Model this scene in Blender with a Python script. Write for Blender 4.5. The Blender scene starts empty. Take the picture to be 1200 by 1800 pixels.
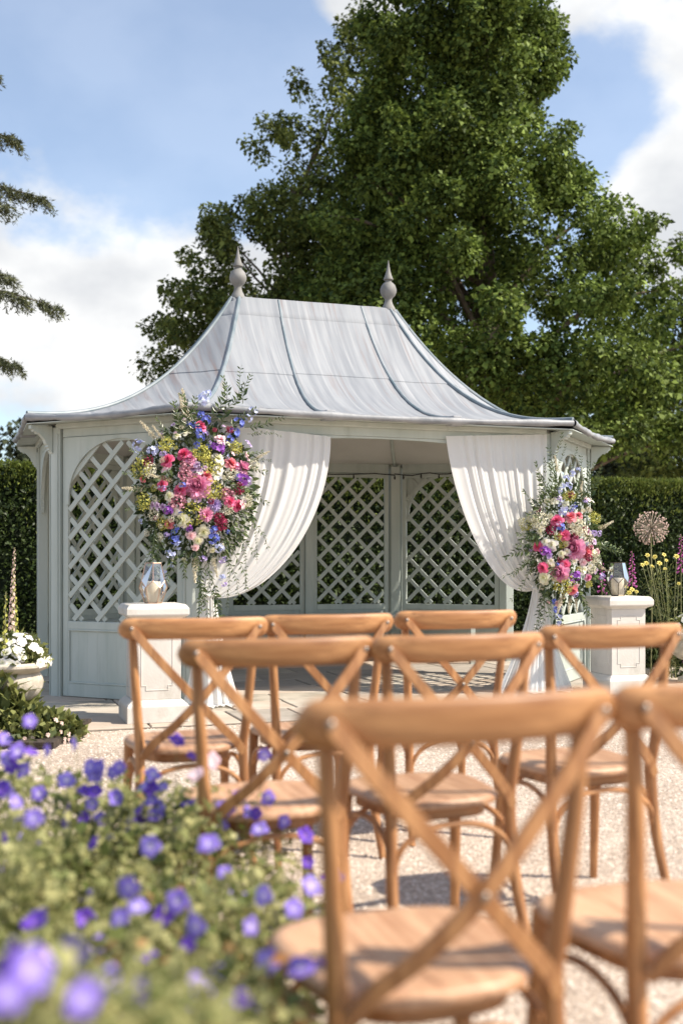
import bpy, bmesh, math, random
import numpy as np
from mathutils import Vector, Matrix, Euler
R = math.radians
random.seed(7); rng = np.random.default_rng(11)
scene = bpy.context.scene
col = scene.collection

# ------------------------------------------------------------------ camera
CAMH, F, HOR = 1.06, 1950.0, 987.0
cam_d = bpy.data.cameras.new('camera'); cam = bpy.data.objects.new('camera', cam_d); col.objects.link(cam)
cam.location = (0, 0, CAMH); cam.rotation_euler = (R(90), 0, 0)
cam_d.sensor_fit = 'VERTICAL'; cam_d.sensor_height = 36; cam_d.sensor_width = 24
cam_d.lens = F / 1800 * 36; cam_d.shift_y = (HOR - 900) / 1800
cam_d.clip_start = 0.05; cam_d.clip_end = 3000
cam_d.dof.use_dof = True; cam_d.dof.focus_distance = 8.5; cam_d.dof.aperture_fstop = 1.9
scene.camera = cam

# ------------------------------------------------------------------ sky, sun, exposure
SUN_AZ, SUN_EL = R(101), R(46)          # clockwise from +Y
sdir = Vector((math.sin(SUN_AZ) * math.cos(SUN_EL), math.cos(SUN_AZ) * math.cos(SUN_EL), math.sin(SUN_EL)))
world = bpy.data.worlds.new('World'); scene.world = world; world.use_nodes = True
nt = world.node_tree; nt.nodes.clear()
def N(t, **k):
    n = nt.nodes.new(t)
    for a, b in k.items(): setattr(n, a, b)
    return n
def mth(op, a, b=None, clamp=False):
    n = N('ShaderNodeMath', operation=op, use_clamp=clamp)
    for i, x in enumerate((a, b)):
        if x is None: continue
        if isinstance(x, (int, float)): n.inputs[i].default_value = x
        else: nt.links.new(x, n.inputs[i])
    return n.outputs[0]
wout = N('ShaderNodeOutputWorld'); bg = N('ShaderNodeBackground'); bg.inputs['Strength'].default_value = 0.14
sky = N('ShaderNodeTexSky', sky_type='NISHITA', sun_disc=False, sun_elevation=SUN_EL, sun_rotation=SUN_AZ, air_density=1.0, dust_density=0.6, ozone_density=1.4)
tc = N('ShaderNodeTexCoord')
mp = N('ShaderNodeMapping'); mp.inputs['Scale'].default_value = (1, 1, 1.5); mp.inputs['Location'].default_value = (0.37, 0.2, 0.11)
nt.links.new(tc.outputs['Generated'], mp.inputs['Vector'])
n1 = N('ShaderNodeTexNoise'); n1.inputs['Scale'].default_value = 4.6; n1.inputs['Detail'].default_value = 9; n1.inputs['Roughness'].default_value = 0.56
nt.links.new(mp.outputs[0], n1.inputs['Vector'])
def blob(px, py, rad, w):
    d = Vector(((px - 600) / F, 1, (HOR - py) / F)).normalized()
    vm = N('ShaderNodeVectorMath', operation='DISTANCE'); vm.inputs[1].default_value = d
    nt.links.new(tc.outputs['Generated'], vm.inputs[0])
    mr = N('ShaderNodeMapRange', interpolation_type='SMOOTHSTEP')
    mr.inputs['From Min'].default_value = 0; mr.inputs['From Max'].default_value = rad
    mr.inputs['To Min'].default_value = w; mr.inputs['To Max'].default_value = 0
    nt.links.new(vm.outputs['Value'], mr.inputs['Value']); return mr.outputs[0]
acc = mth('SUBTRACT', mth('MULTIPLY', n1.outputs['Fac'], 2.4), .76)
for b in [(120, 560, 0.25, .76), (360, 570, 0.17, .62), (180, 70, 0.28, -.45), (430, 210, 0.16, -.42), (1210, 330, 0.15, .7), (1150, 20, 0.10, .72), (630, 0, 0.08, .75), (1050, 190, 0.085, -.4), (980, 10, .07, .6)]:
    acc = mth('ADD', acc, blob(*b))
ms = N('ShaderNodeMapRange', interpolation_type='SMOOTHSTEP')
ms.inputs['From Min'].default_value = 0.56; ms.inputs['From Max'].default_value = 0.92
ms.inputs['To Min'].default_value = 0.22; ms.inputs['To Max'].default_value = 1
nt.links.new(acc, ms.inputs['Value'])
n2 = N('ShaderNodeTexNoise'); n2.inputs['Scale'].default_value = 7; n2.inputs['Detail'].default_value = 6
nt.links.new(mp.outputs[0], n2.inputs['Vector'])
cr = N('ShaderNodeValToRGB'); cr.color_ramp.elements[0].position = .36; cr.color_ramp.elements[0].color = (3.5, 3.6, 3.75, 1)
cr.color_ramp.elements[1].position = .60; cr.color_ramp.elements[1].color = (5.1, 5.1, 5.05, 1)
nt.links.new(n2.outputs['Fac'], cr.inputs[0])
mx = N('ShaderNodeMix', data_type='RGBA')
nt.links.new(ms.outputs[0], mx.inputs['Factor']); nt.links.new(sky.outputs[0], mx.inputs['A']); nt.links.new(cr.outputs[0], mx.inputs['B'])
nt.links.new(mx.outputs['Result'], bg.inputs['Color']); nt.links.new(bg.outputs[0], wout.inputs[0])

sun_d = bpy.data.lights.new('sun', 'SUN'); sun_d.energy = 5.0; sun_d.angle = R(1.0); sun_d.color = (1, .91, .775)
sun = bpy.data.objects.new('sun', sun_d); col.objects.link(sun); sun.location = sdir * 40
sun.rotation_euler = (-sdir).to_track_quat('-Z', 'Y').to_euler()
vs = scene.view_settings
scene.display_settings.display_device = 'sRGB'
vs.view_transform = 'Standard'; vs.look = 'None'; vs.gamma = 1; vs.exposure = 0.66; vs.use_curve_mapping = False
scene.cycles.use_denoising = True
scene.cycles.max_bounces = 8; scene.cycles.transparent_max_bounces = 12

# ------------------------------------------------------------------ materials
MATS = {}
def material(name, c1, c2=None, rough=.6, scale=8, stretch=(1, 1, 1), bump=0, bscale=None, trans=0, spec=.4, island=0, lo=.35, hi=.65, detail=5, coords='Object', metal=0, sheen=0):
    m = bpy.data.materials.new(name); m.use_nodes = True; MATS[name] = m
    t = m.node_tree; t.nodes.clear(); L = t.links.new
    out = t.nodes.new('ShaderNodeOutputMaterial'); p = t.nodes.new('ShaderNodeBsdfPrincipled')
    p.inputs['Roughness'].default_value = rough; p.inputs['Specular IOR Level'].default_value = spec; p.inputs['Metallic'].default_value = metal
    p.inputs['Base Color'].default_value = (*c1, 1)
    colsock = None; tcn = t.nodes.new('ShaderNodeTexCoord'); mpn = t.nodes.new('ShaderNodeMapping'); mpn.inputs['Scale'].default_value = stretch
    L(tcn.outputs[coords], mpn.inputs[0])
    if c2 is not None:
        rmp = t.nodes.new('ShaderNodeValToRGB'); rmp.color_ramp.elements[0].color = (*c1, 1); rmp.color_ramp.elements[1].color = (*c2, 1)
        rmp.color_ramp.elements[0].position = lo; rmp.color_ramp.elements[1].position = hi
        if island:
            g = t.nodes.new('ShaderNodeNewGeometry'); L(g.outputs['Random Per Island'], rmp.inputs[0])
            rmp.color_ramp.elements[0].position = 0; rmp.color_ramp.elements[1].position = 1
        else:
            ns = t.nodes.new('ShaderNodeTexNoise'); ns.inputs['Scale'].default_value = scale; ns.inputs['Detail'].default_value = detail
            L(mpn.outputs[0], ns.inputs['Vector']); L(ns.outputs['Fac'], rmp.inputs[0])
        colsock = rmp.outputs[0]; L(colsock, p.inputs['Base Color'])
    if island == 2:
        n3 = t.nodes.new('ShaderNodeTexNoise'); n3.inputs['Scale'].default_value = 1.1; n3.inputs['Detail'].default_value = 3; L(tcn.outputs['Object'], n3.inputs['Vector'])
        mr = t.nodes.new('ShaderNodeMapRange'); mr.inputs['From Min'].default_value = .35; mr.inputs['From Max'].default_value = .65; mr.inputs['To Min'].default_value = .70; mr.inputs['To Max'].default_value = 1.35; L(n3.outputs['Fac'], mr.inputs[0])
        hs = t.nodes.new('ShaderNodeHueSaturation'); L(mr.outputs[0], hs.inputs['Value']); L(colsock, hs.inputs['Color']); colsock = hs.outputs[0]; L(colsock, p.inputs['Base Color'])
    if bump:
        nb = t.nodes.new('ShaderNodeTexNoise'); nb.inputs['Scale'].default_value = bscale or scale * 3; nb.inputs['Detail'].default_value = 6
        L(mpn.outputs[0], nb.inputs['Vector']); bn = t.nodes.new('ShaderNodeBump'); bn.inputs['Strength'].default_value = bump; bn.inputs['Distance'].default_value = .01
        L(nb.outputs['Fac'], bn.inputs['Height']); L(bn.outputs[0], p.inputs['Normal'])
    sh = p.outputs[0]
    if trans:
        tr = t.nodes.new('ShaderNodeBsdfTranslucent'); tr.inputs[0].default_value = (*c1, 1)
        if colsock is not None: L(colsock, tr.inputs[0])
        mxs = t.nodes.new('ShaderNodeMixShader'); mxs.inputs[0].default_value = trans
        L(sh, mxs.inputs[1]); L(tr.outputs[0], mxs.inputs[2]); sh = mxs.outputs[0]
    L(sh, out.inputs[0]); m['nodes'] = 1
    return m
def nodes_of(m):
    t = m.node_tree; return t, next(n for n in t.nodes if n.type == 'BSDF_PRINCIPLED')

material('paint', (.415, .455, .415), (.475, .51, .47), rough=.5, scale=3, stretch=(3, 3, .6), bump=.08, bscale=30)
material('paint_inside', (.47, .48, .43), (.53, .54, .48), rough=.6, scale=3)
material('ceiling', (.5, .48, .44), (.56, .54, .5), rough=.8, scale=2)
material('stone_white', (.56, .525, .475), (.66, .62, .57), rough=.75, scale=5, bump=.12, bscale=60)
material('urn_stone', (.40, .35, .28), (.58, .52, .44), rough=.85, scale=14, bump=.4, bscale=70)
material('finial', (.17, .165, .155), (.24, .235, .225), rough=.7, scale=10)
material('cable', (.015, .014, .013), rough=.6)
material('screw', (.26, .235, .21), rough=.45, metal=.8)
material('copper', (.50, .33, .24), rough=.35, metal=.85)
material('bronze', (.12, .10, .075), rough=.4, metal=.8)
material('wax', (.80, .72, .58), rough=.5, trans=.2)
material('bark', (.09, .065, .045), (.17, .13, .095), rough=.95, scale=6, stretch=(3, 3, .7), bump=.6)
material('leaf_main', (.016, .036, .007), (.205, .272, .058), rough=.6, trans=.24, island=2, spec=.15)
material('leaf_left', (.022, .040, .009), (.205, .240, .060), rough=.6, trans=.30, island=2, spec=.15)
material('leaf_cedar', (.05, .062, .028), (.13, .14, .060), rough=.6, trans=.15, island=1)
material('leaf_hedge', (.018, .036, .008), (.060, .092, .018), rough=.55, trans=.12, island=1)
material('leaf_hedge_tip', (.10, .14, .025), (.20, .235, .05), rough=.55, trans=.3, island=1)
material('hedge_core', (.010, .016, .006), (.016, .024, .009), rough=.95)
material('leaf_ger', (.115, .150, .034), (.48, .45, .20), rough=.6, trans=.38, island=1)
material('leaf_ger_red', (.35, .14, .05), (.40, .25, .10), rough=.55, trans=.3, island=1)
material('stem', (.14, .16, .05), (.26, .24, .12), rough=.6, island=1)
material('leaf_arr', (.025, .050, .016), (.125, .165, .050), rough=.35, trans=.18, island=1, spec=.55)
material('leaf_bed', (.065, .09, .025), (.27, .28, .09), rough=.5, trans=.25, island=1)
material('leaf_dark', (.02, .035, .012), (.06, .08, .02), rough=.6, trans=.1, island=1)
material('soil', (.035, .026, .02), (.07, .052, .04), rough=1, scale=25, bump=.8)
material('far_leaf', (.025, .036, .016), (.06, .075, .03), rough=.8, trans=.1, island=1)

def wood_mat(name, stretch, dark=(.215, .080, .027), light=(.525, .268, .115)):
    m = material(name, dark, light, rough=.42, scale=6, stretch=stretch, spec=.4, lo=.25, hi=.68, bump=.06, bscale=40, detail=9)
    t, p = nodes_of(m); L = t.links.new      # each chair a slightly different tone
    oi = t.nodes.new('ShaderNodeObjectInfo'); mr = t.nodes.new('ShaderNodeMapRange'); mr.inputs['To Min'].default_value = .82; mr.inputs['To Max'].default_value = 1.15; L(oi.outputs['Random'], mr.inputs[0])
    hs = t.nodes.new('ShaderNodeHueSaturation'); L(p.inputs['Base Color'].links[0].from_socket, hs.inputs['Color']); L(mr.outputs[0], hs.inputs['Value']); L(hs.outputs[0], p.inputs['Base Color'])
    return m
wood_mat('wood_x', (.6, 7, 7)); wood_mat('wood_z', (7, 7, .6)); wood_mat('wood_y', (7, .6, 7), (.36, .18, .095), (.58, .355, .215))

def lead_mat():
    m = material('lead', (.215, .228, .25), (.30, .312, .33), rough=.72, scale=3.2, stretch=(4.5, .35, .35), spec=.2, bump=.15, bscale=5)
    t, p = nodes_of(m); L = t.links.new
    tcn = t.nodes.new('ShaderNodeTexCoord'); mpn = t.nodes.new('ShaderNodeMapping'); mpn.inputs['Scale'].default_value = (13, .8, .8); mpn.inputs['Location'].default_value = (3, 1, 2)
    L(tcn.outputs['Object'], mpn.inputs[0])
    ns = t.nodes.new('ShaderNodeTexNoise'); ns.inputs['Scale'].default_value = 1.3; ns.inputs['Detail'].default_value = 7; ns.inputs['Roughness'].default_value = .6
    L(mpn.outputs[0], ns.inputs['Vector'])
    rp = t.nodes.new('ShaderNodeValToRGB'); rp.color_ramp.elements[0].position = .55; rp.color_ramp.elements[1].position = .74
    rp.color_ramp.elements[0].color = (0, 0, 0, 1); rp.color_ramp.elements[1].color = (.75, .75, .75, 1); L(ns.outputs['Fac'], rp.inputs[0])
    mxn = t.nodes.new('ShaderNodeMix'); mxn.data_type = 'RGBA'
    src = p.inputs['Base Color'].links[0].from_socket
    L(rp.outputs[0], mxn.inputs['Factor']); L(src, mxn.inputs['A']); mxn.inputs['B'].default_value = (.215, .165, .155, 1)
    mp2 = t.nodes.new('ShaderNodeMapping'); mp2.inputs['Scale'].default_value = (26, .7, .7); L(tcn.outputs['Object'], mp2.inputs[0])
    ns2 = t.nodes.new('ShaderNodeTexNoise'); ns2.inputs['Scale'].default_value = 1.1; ns2.inputs['Detail'].default_value = 5; L(mp2.outputs[0], ns2.inputs['Vector'])
    rp2 = t.nodes.new('ShaderNodeValToRGB'); rp2.color_ramp.elements[0].position = .56; rp2.color_ramp.elements[1].position = .70
    rp2.color_ramp.elements[0].color = (0, 0, 0, 1); rp2.color_ramp.elements[1].color = (.6, .6, .6, 1); L(ns2.outputs['Fac'], rp2.inputs[0])
    mx2 = t.nodes.new('ShaderNodeMix'); mx2.data_type = 'RGBA'
    L(rp2.outputs[0], mx2.inputs['Factor']); L(mxn.outputs['Result'], mx2.inputs['A']); mx2.inputs['B'].default_value = (.40, .405, .415, 1)
    L(mx2.outputs['Result'], p.inputs['Base Color'])
lead_mat()
material('lead_roll', (.13, .175, .20), (.25, .28, .30), rough=.5, scale=5, spec=.4)
material('lead_edge', (.19, .20, .215), (.32, .325, .335), rough=.5, scale=6, spec=.5, bump=.3, bscale=18)

def curtain_mat():
    m = bpy.data.materials.new('chiffon'); m.use_nodes = True; MATS['chiffon'] = m
    t = m.node_tree; t.nodes.clear(); L = t.links.new
    out = t.nodes.new('ShaderNodeOutputMaterial'); d = t.nodes.new('ShaderNodeBsdfDiffuse'); d.inputs[0].default_value = (.90, .885, .865, 1)
    tr = t.nodes.new('ShaderNodeBsdfTranslucent'); tr.inputs[0].default_value = (.90, .885, .865, 1)
    tp = t.nodes.new('ShaderNodeBsdfTransparent')
    a = t.nodes.new('ShaderNodeMixShader'); a.inputs[0].default_value = .30; L(d.outputs[0], a.inputs[1]); L(tr.outputs[0], a.inputs[2])
    b = t.nodes.new('ShaderNodeMixShader'); b.inputs[0].default_value = .09; L(a.outputs[0], b.inputs[1]); L(tp.outputs[0], b.inputs[2])
    L(b.outputs[0], out.inputs[0])
curtain_mat()
def glass_mat():
    m = bpy.data.materials.new('glass'); m.use_nodes = True; MATS['glass'] = m
    t = m.node_tree; t.nodes.clear(); L = t.links.new
    out = t.nodes.new('ShaderNodeOutputMaterial'); g = t.nodes.new('ShaderNodeBsdfGlossy'); g.inputs['Roughness'].default_value = .03
    tp = t.nodes.new('ShaderNodeBsdfTransparent'); tp.inputs[0].default_value = (.975, .98, .975, 1)
    fr = t.nodes.new('ShaderNodeFresnel'); fr.inputs[0].default_value = 1.6
    a = t.nodes.new('ShaderNodeMath'); a.operation = 'MULTIPLY_ADD'; a.inputs[1].default_value = 1.2; a.inputs[2].default_value = .06; a.use_clamp = True
    L(fr.outputs[0], a.inputs[0])
    mx_ = t.nodes.new('ShaderNodeMixShader'); L(a.outputs[0], mx_.inputs[0]); L(tp.outputs[0], mx_.inputs[1]); L(g.outputs[0], mx_.inputs[2]); L(mx_.outputs[0], out.inputs[0])
glass_mat()
def gravel_mat():
    m = material('gravel', (.42, .345, .28), (.56, .475, .40), rough=.95, scale=1.2, detail=4, spec=.1)
    t, p = nodes_of(m); L = t.links.new
    tcn = t.nodes.new('ShaderNodeTexCoord')
    vo = t.nodes.new('ShaderNodeTexVoronoi'); vo.inputs['Scale'].default_value = 85; L(tcn.outputs['Object'], vo.inputs['Vector'])
    rp = t.nodes.new('ShaderNodeValToRGB'); rp.color_ramp.elements[0].color = (.55, .52, .5, 1); rp.color_ramp.elements[1].color = (1.25, 1.22, 1.18, 1)
    sp = t.nodes.new('ShaderNodeSeparateColor'); L(vo.outputs['Color'], sp.inputs[0]); L(sp.outputs[0], rp.inputs[0])
    mxn = t.nodes.new('ShaderNodeMix'); mxn.data_type = 'RGBA'; mxn.blend_type = 'MULTIPLY'; mxn.inputs['Factor'].default_value = .8
    src = p.inputs['Base Color'].links[0].from_socket
    L(src, mxn.inputs['A']); L(rp.outputs[0], mxn.inputs['B']); L(mxn.outputs['Result'], p.inputs['Base Color'])
    bn = t.nodes.new('ShaderNodeBump'); bn.inputs['Strength'].default_value = .6; bn.inputs['Distance'].default_value = .009; bn.invert = True
    L(vo.outputs['Distance'], bn.inputs['Height']); L(bn.outputs[0], p.inputs['Normal'])
gravel_mat()
material('pebble', (.34, .275, .22), (.66, .565, .48), rough=.9, island=1, spec=.15)
for i, (a, b) in enumerate([((.36, .32, .26), (.48, .43, .36)), ((.40, .35, .29), (.52, .47, .40)), ((.30, .265, .225), (.43, .38, .33)), ((.42, .34, .27), (.50, .43, .36))]):
    material('flag%d' % i, a, b, rough=.85, scale=3, bump=.25, bscale=14, spec=.2)
material('mortar', (.13, .11, .09), (.20, .17, .14), rough=1, scale=20)

def grime(name, colr, scale, stretch, lo, hi, amt):
    t, p = nodes_of(MATS[name]); L = t.links.new; src = p.inputs['Base Color'].links[0].from_socket
    tcn = t.nodes.new('ShaderNodeTexCoord'); mpn = t.nodes.new('ShaderNodeMapping'); mpn.inputs['Scale'].default_value = stretch; L(tcn.outputs['Object'], mpn.inputs[0])
    ns = t.nodes.new('ShaderNodeTexNoise'); ns.inputs['Scale'].default_value = scale; ns.inputs['Detail'].default_value = 9; ns.inputs['Roughness'].default_value = .65; L(mpn.outputs[0], ns.inputs['Vector'])
    mr = t.nodes.new('ShaderNodeMapRange'); mr.inputs['From Min'].default_value = lo; mr.inputs['From Max'].default_value = hi; mr.inputs['To Max'].default_value = amt; L(ns.outputs['Fac'], mr.inputs[0])
    mx_ = t.nodes.new('ShaderNodeMix'); mx_.data_type = 'RGBA'; L(mr.outputs[0], mx_.inputs['Factor']); L(src, mx_.inputs['A']); mx_.inputs['B'].default_value = (*colr, 1); L(mx_.outputs['Result'], p.inputs['Base Color'])
grime('stone_white', (.30, .27, .21), 4, (1, 1, .6), .52, .76, .7)
grime('paint', (.27, .28, .235), 2.2, (4, 4, .5), .56, .78, .5)
grime('flag0', (.16, .145, .12), 2.5, (1, 1, 1), .50, .7, .7); grime('flag2', (.15, .14, .11), 3, (1, 1, 1), .48, .7, .7)
grime('gravel', (.25, .20, .16), .9, (1, 1, 1), .50, .68, .45)
for k_ in ('wood_x', 'wood_y', 'wood_z'): grime(k_, (.10, .036, .014), 5, {'x': (1, 16, 16), 'y': (16, 1, 16), 'z': (16, 16, 1)}[k_[-1]], .53, .72, .6)

def petal_mat(name, inner, outer, trans=.25, rad=1.0, rough=.55, p0=.15, p1=.8):
    m = bpy.data.materials.new(name); m.use_nodes = True; MATS[name] = m
    t = m.node_tree; t.nodes.clear(); L = t.links.new
    out = t.nodes.new('ShaderNodeOutputMaterial'); p = t.nodes.new('ShaderNodeBsdfPrincipled'); p.inputs['Roughness'].default_value = rough; p.inputs['Specular IOR Level'].default_value = .2
    tcn = t.nodes.new('ShaderNodeTexCoord'); ln = t.nodes.new('ShaderNodeVectorMath'); ln.operation = 'LENGTH'; L(tcn.outputs['Object'], ln.inputs[0])
    dv = t.nodes.new('ShaderNodeMath'); dv.operation = 'DIVIDE'; dv.inputs[1].default_value = rad; L(ln.outputs['Value'], dv.inputs[0])
    rp = t.nodes.new('ShaderNodeValToRGB'); rp.color_ramp.elements[0].color = (*inner, 1); rp.color_ramp.elements[1].color = (*outer, 1)
    rp.color_ramp.elements[0].position = p0; rp.color_ramp.elements[1].position = p1; L(dv.outputs[0], rp.inputs[0])
    hs = t.nodes.new('ShaderNodeHueSaturation'); g = t.nodes.new('ShaderNodeNewGeometry')
    mr = t.nodes.new('ShaderNodeMapRange'); mr.inputs['To Min'].default_value = .78; mr.inputs['To Max'].default_value = 1.2; L(g.outputs['Random Per Island'], mr.inputs[0])
    L(rp.outputs[0], hs.inputs['Color']); L(mr.outputs[0], hs.inputs['Value'])
    L(hs.outputs[0], p.inputs['Base Color']); tr = t.nodes.new('ShaderNodeBsdfTranslucent'); L(hs.outputs[0], tr.inputs[0])
    mxs = t.nodes.new('ShaderNodeMixShader'); mxs.inputs[0].default_value = trans; L(p.outputs[0], mxs.inputs[1]); L(tr.outputs[0], mxs.inputs[2]); L(mxs.outputs[0], out.inputs[0])
PETAL = {
 'hotpink': ((.66, .06, .17), (.84, .20, .36)), 'coral': ((.74, .14, .20), (.84, .32, .36)), 'pink': ((.64, .12, .30), (.84, .40, .58)),
 'palepink': ((.80, .45, .50), (.82, .62, .64)), 'burgundy': ((.14, .012, .035), (.34, .04, .10)), 'speckle': ((.30, .02, .08), (.72, .36, .44)),
 'purple': ((.16, .03, .26), (.36, .12, .52)), 'lilac': ((.38, .25, .58), (.55, .45, .74)), 'blue': ((.06, .07, .42), (.20, .25, .70)),
 'paleblue': ((.36, .40, .72), (.60, .64, .86)), 'cream': ((.66, .66, .34), (.80, .77, .62)), 'white': ((.74, .72, .45), (.83, .80, .76)),
 'lime': ((.34, .36, .05), (.56, .54, .14)), 'plume': ((.66, .58, .40), (.80, .74, .58)), 'mauve': ((.25, .10, .26), (.62, .48, .66)),
 'yellow': ((.60, .45, .05), (.80, .70, .22)), 'foxglove': ((.45, .08, .32), (.62, .18, .48)), 'drypink': ((.60, .40, .34), (.72, .55, .48)),
 'allium': ((.10, .07, .06), (.42, .36, .29))}
for k, (a, b) in PETAL.items(): petal_mat('petal_' + k, a, b)
petal_mat('ger_violet', (.62, .54, .76), (.25, .17, .62), rad=.026, trans=.3, p0=.12, p1=.48)
petal_mat('ger_pale', (.70, .62, .80), (.30, .22, .68), rad=.026, trans=.3, p0=.12, p1=.48)
petal_mat('ger_deep', (.32, .18, .56), (.15, .065, .48), rad=.026, trans=.3, p0=.12, p1=.48)
petal_mat('ger_pink', (.75, .65, .66), (.70, .50, .56), rad=.026, trans=.3, p0=.12, p1=.48)

# ------------------------------------------------------------------ mesh helpers
class MB:
    def __init__(s): s.v = []; s.f = []
    def add(s, V, Fc):
        o = len(s.v); s.v += [tuple(map(float, p)) for p in V]; s.f += [tuple(i + o for i in f) for f in Fc]; return s
    def frame_box(s, o, ax, ay, az):   # o = corner, three edge vectors
        o, ax, ay, az = map(Vector, (o, ax, ay, az))
        V = [o, o + ax, o + ax + ay, o + ay, o + az, o + ax + az, o + ax + ay + az, o + ay + az]
        Fc = [(0, 3, 2, 1), (4, 5, 6, 7), (0, 1, 5, 4), (1, 2, 6, 5), (2, 3, 7, 6), (3, 0, 4, 7)]
        if ax.cross(ay).dot(az) < 0: Fc = [f[::-1] for f in Fc]
        return s.add(V, Fc)
    def box(s, x0, x1, y0, y1, z0, z1): return s.frame_box((x0, y0, z0), (x1 - x0, 0, 0), (0, y1 - y0, 0), (0, 0, z1 - z0))
    def tube(s, path, rad, n=8, cap=True, flat=None):
        P = [Vector(p) for p in path]; m = len(P)
        if not hasattr(rad, '__len__'): rad = [rad] * m
        o = len(s.v); up = None
        for i in range(m):
            t = (P[min(i + 1, m - 1)] - P[max(i - 1, 0)]).normalized()
            if up is None:
                up = Vector((0, 0, 1)) if abs(t.z) < .9 else Vector((1, 0, 0))
            a = t.cross(up).normalized(); b = a.cross(t).normalized(); up = b
            for k in range(n):
                th = 2 * math.pi * k / n
                s.v.append(tuple(P[i] + (a * math.cos(th) + b * math.sin(th)) * rad[i]))
        for i in range(m - 1):
            for k in range(n):
                k2 = (k + 1) % n; s.f.append((o + i * n + k, o + i * n + k2, o + (i + 1) * n + k2, o + (i + 1) * n + k))
        if cap: s.f.append(tuple(o + k for k in range(n))[::-1]); s.f.append(tuple(o + (m - 1) * n + k for k in range(n)))
        return s
    def lathe(s, prof, n=24, c=(0, 0, 0), flute=0, fl=(0, 0)):
        o = len(s.v); m = len(prof)
        for r, z in prof:
            for k in range(n):
                th = 2 * math.pi * k / n
                rr = r * (1 - (flute * abs(math.sin(th * 9)) if fl[0] <= z <= fl[1] else 0))
                s.v.append((c[0] + rr * math.cos(th), c[1] + rr * math.sin(th), c[2] + z))
        for i in range(m - 1):
            for k in range(n):
                k2 = (k + 1) % n; s.f.append((o + i * n + k, o + i * n + k2, o + (i + 1) * n + k2, o + (i + 1) * n + k))
        s.f.append(tuple(o + k for k in range(n))[::-1]); s.f.append(tuple(o + (m - 1) * n + k for k in range(n)))
        return s
    def grid(s, fn, nu, nv):
        o = len(s.v)
        for j in range(nv + 1):
            for i in range(nu + 1): s.v.append(tuple(fn(i / nu, j / nv)))
        for j in range(nv):
            for i in range(nu):
                a = o + j * (nu + 1) + i; s.f.append((a, a + 1, a + nu + 2, a + nu + 1))
        return s
    def mesh(s, name, mat, smooth=True, bevel=0, angle=38):
        me = bpy.data.meshes.new(name); me.from_pydata(s.v, [], s.f)
        if bevel:
            bm = bmesh.new(); bm.from_mesh(me)
            ed = [e for e in bm.edges if len(e.link_faces) == 2 and e.calc_face_angle(0) > .5]
            bmesh.ops.bevel(bm, geom=ed, offset=bevel, segments=1, affect='EDGES', profile=.5); bm.to_mesh(me); bm.free()
        me.materials.append(MATS[mat])
        if smooth:
            me.polygons.foreach_set('use_smooth', [True] * len(me.polygons)); me.set_sharp_from_angle(angle=R(angle))
        me.update(); return me
    def build(s, name, mat, parent=None, **k): return link(name, s.mesh(name, mat, **k), parent)
def link(name, me, parent=None):
    o = bpy.data.objects.new(name, me); col.objects.link(o); o.parent = parent; return o
def tag(o, label=None, cat=None, group=None, kind=None):
    if label: o['label'] = label
    if cat: o['category'] = cat
    if group: o['group'] = group
    if kind: o['kind'] = kind
    return o
def thing(name, label, cat, loc=(0, 0, 0), rz=0, group=None):
    o = bpy.data.objects.new(name, None); col.objects.link(o); o.location = loc; o.rotation_euler = (0, 0, rz); o.empty_display_size = .1
    return tag(o, label, cat, group)
def np_mesh(name, V, Q, mat, smooth=False):
    me = bpy.data.meshes.new(name); V = np.asarray(V, np.float32); Q = np.asarray(Q, np.int32)
    k = Q.shape[1]
    me.vertices.add(len(V)); me.vertices.foreach_set('co', V.ravel())
    me.loops.add(Q.size); me.loops.foreach_set('vertex_index', Q.ravel())
    me.polygons.add(len(Q)); me.polygons.foreach_set('loop_start', np.arange(0, Q.size, k, dtype=np.int32))
    me.materials.append(MATS[mat]); me.update(calc_edges=True); me.validate()
    if smooth: me.polygons.foreach_set('use_smooth', [True] * len(me.polygons))
    return me
def unit(a): return a / (np.linalg.norm(a, axis=-1, keepdims=True) + 1e-9)
def leaves(P, D, Nn, size, wid=.55, fold=.15):
    """leaf blades: base P, growth direction D, facing Nn; 6-vertex blades of two quads folded on the midrib"""
    n = len(P); D = unit(D); A = unit(np.cross(D, Nn)); Nn = np.cross(A, D)
    s = np.broadcast_to(np.asarray(size), (n,))[:, None]
    tip = P + D * s - Nn * s * .12; mid = P + D * s * .48
    l = mid + A * s * wid * .5 + Nn * s * fold; r = mid - A * s * wid * .5 + Nn * s * fold
    V = np.stack([P, l, tip, r], 1).reshape(-1, 3); i = np.arange(n)[:, None] * 4
    return V, i + np.array([[0, 1, 2, 3]])
def rand_dirs(n): return unit(rng.normal(size=(n, 3)))
def join_np(parts):
    V = []; Q = []; o = 0
    for v, q in parts: V.append(v); Q.append(q + o); o += len(v)
    return np.concatenate(V), np.concatenate(Q)
def W(px, py, y): return Vector(((px - 600) / F * y, y, CAMH - (py - HOR) / F * y))
def gnd(px, py): return W(px, py, CAMH * F / (py - HOR))

# ------------------------------------------------------------------ gazebo frame
GC = Vector((-.243, 10.15, 0)); GA = R(19.0)
GU = Vector((math.cos(GA), math.sin(GA), 0)); GV = Vector((-math.sin(GA), math.cos(GA), 0))
def G(u, v, z=0): return GC + GU * u + GV * v + Vector((0, 0, z))
def to_local(p): d = p - GC; return Vector((d.dot(GU), d.dot(GV), p.z))
def ray_v(px, py, v0):
    """point of the gazebo plane v = v0 seen at a photo pixel, in gazebo coordinates"""
    d = Vector(((px - 600) / F, 1, -(py - HOR) / F)); o = Vector((0, 0, CAMH))
    t = (v0 - (o - GC).dot(GV)) / d.dot(GV); return to_local(o + d * t)

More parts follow.
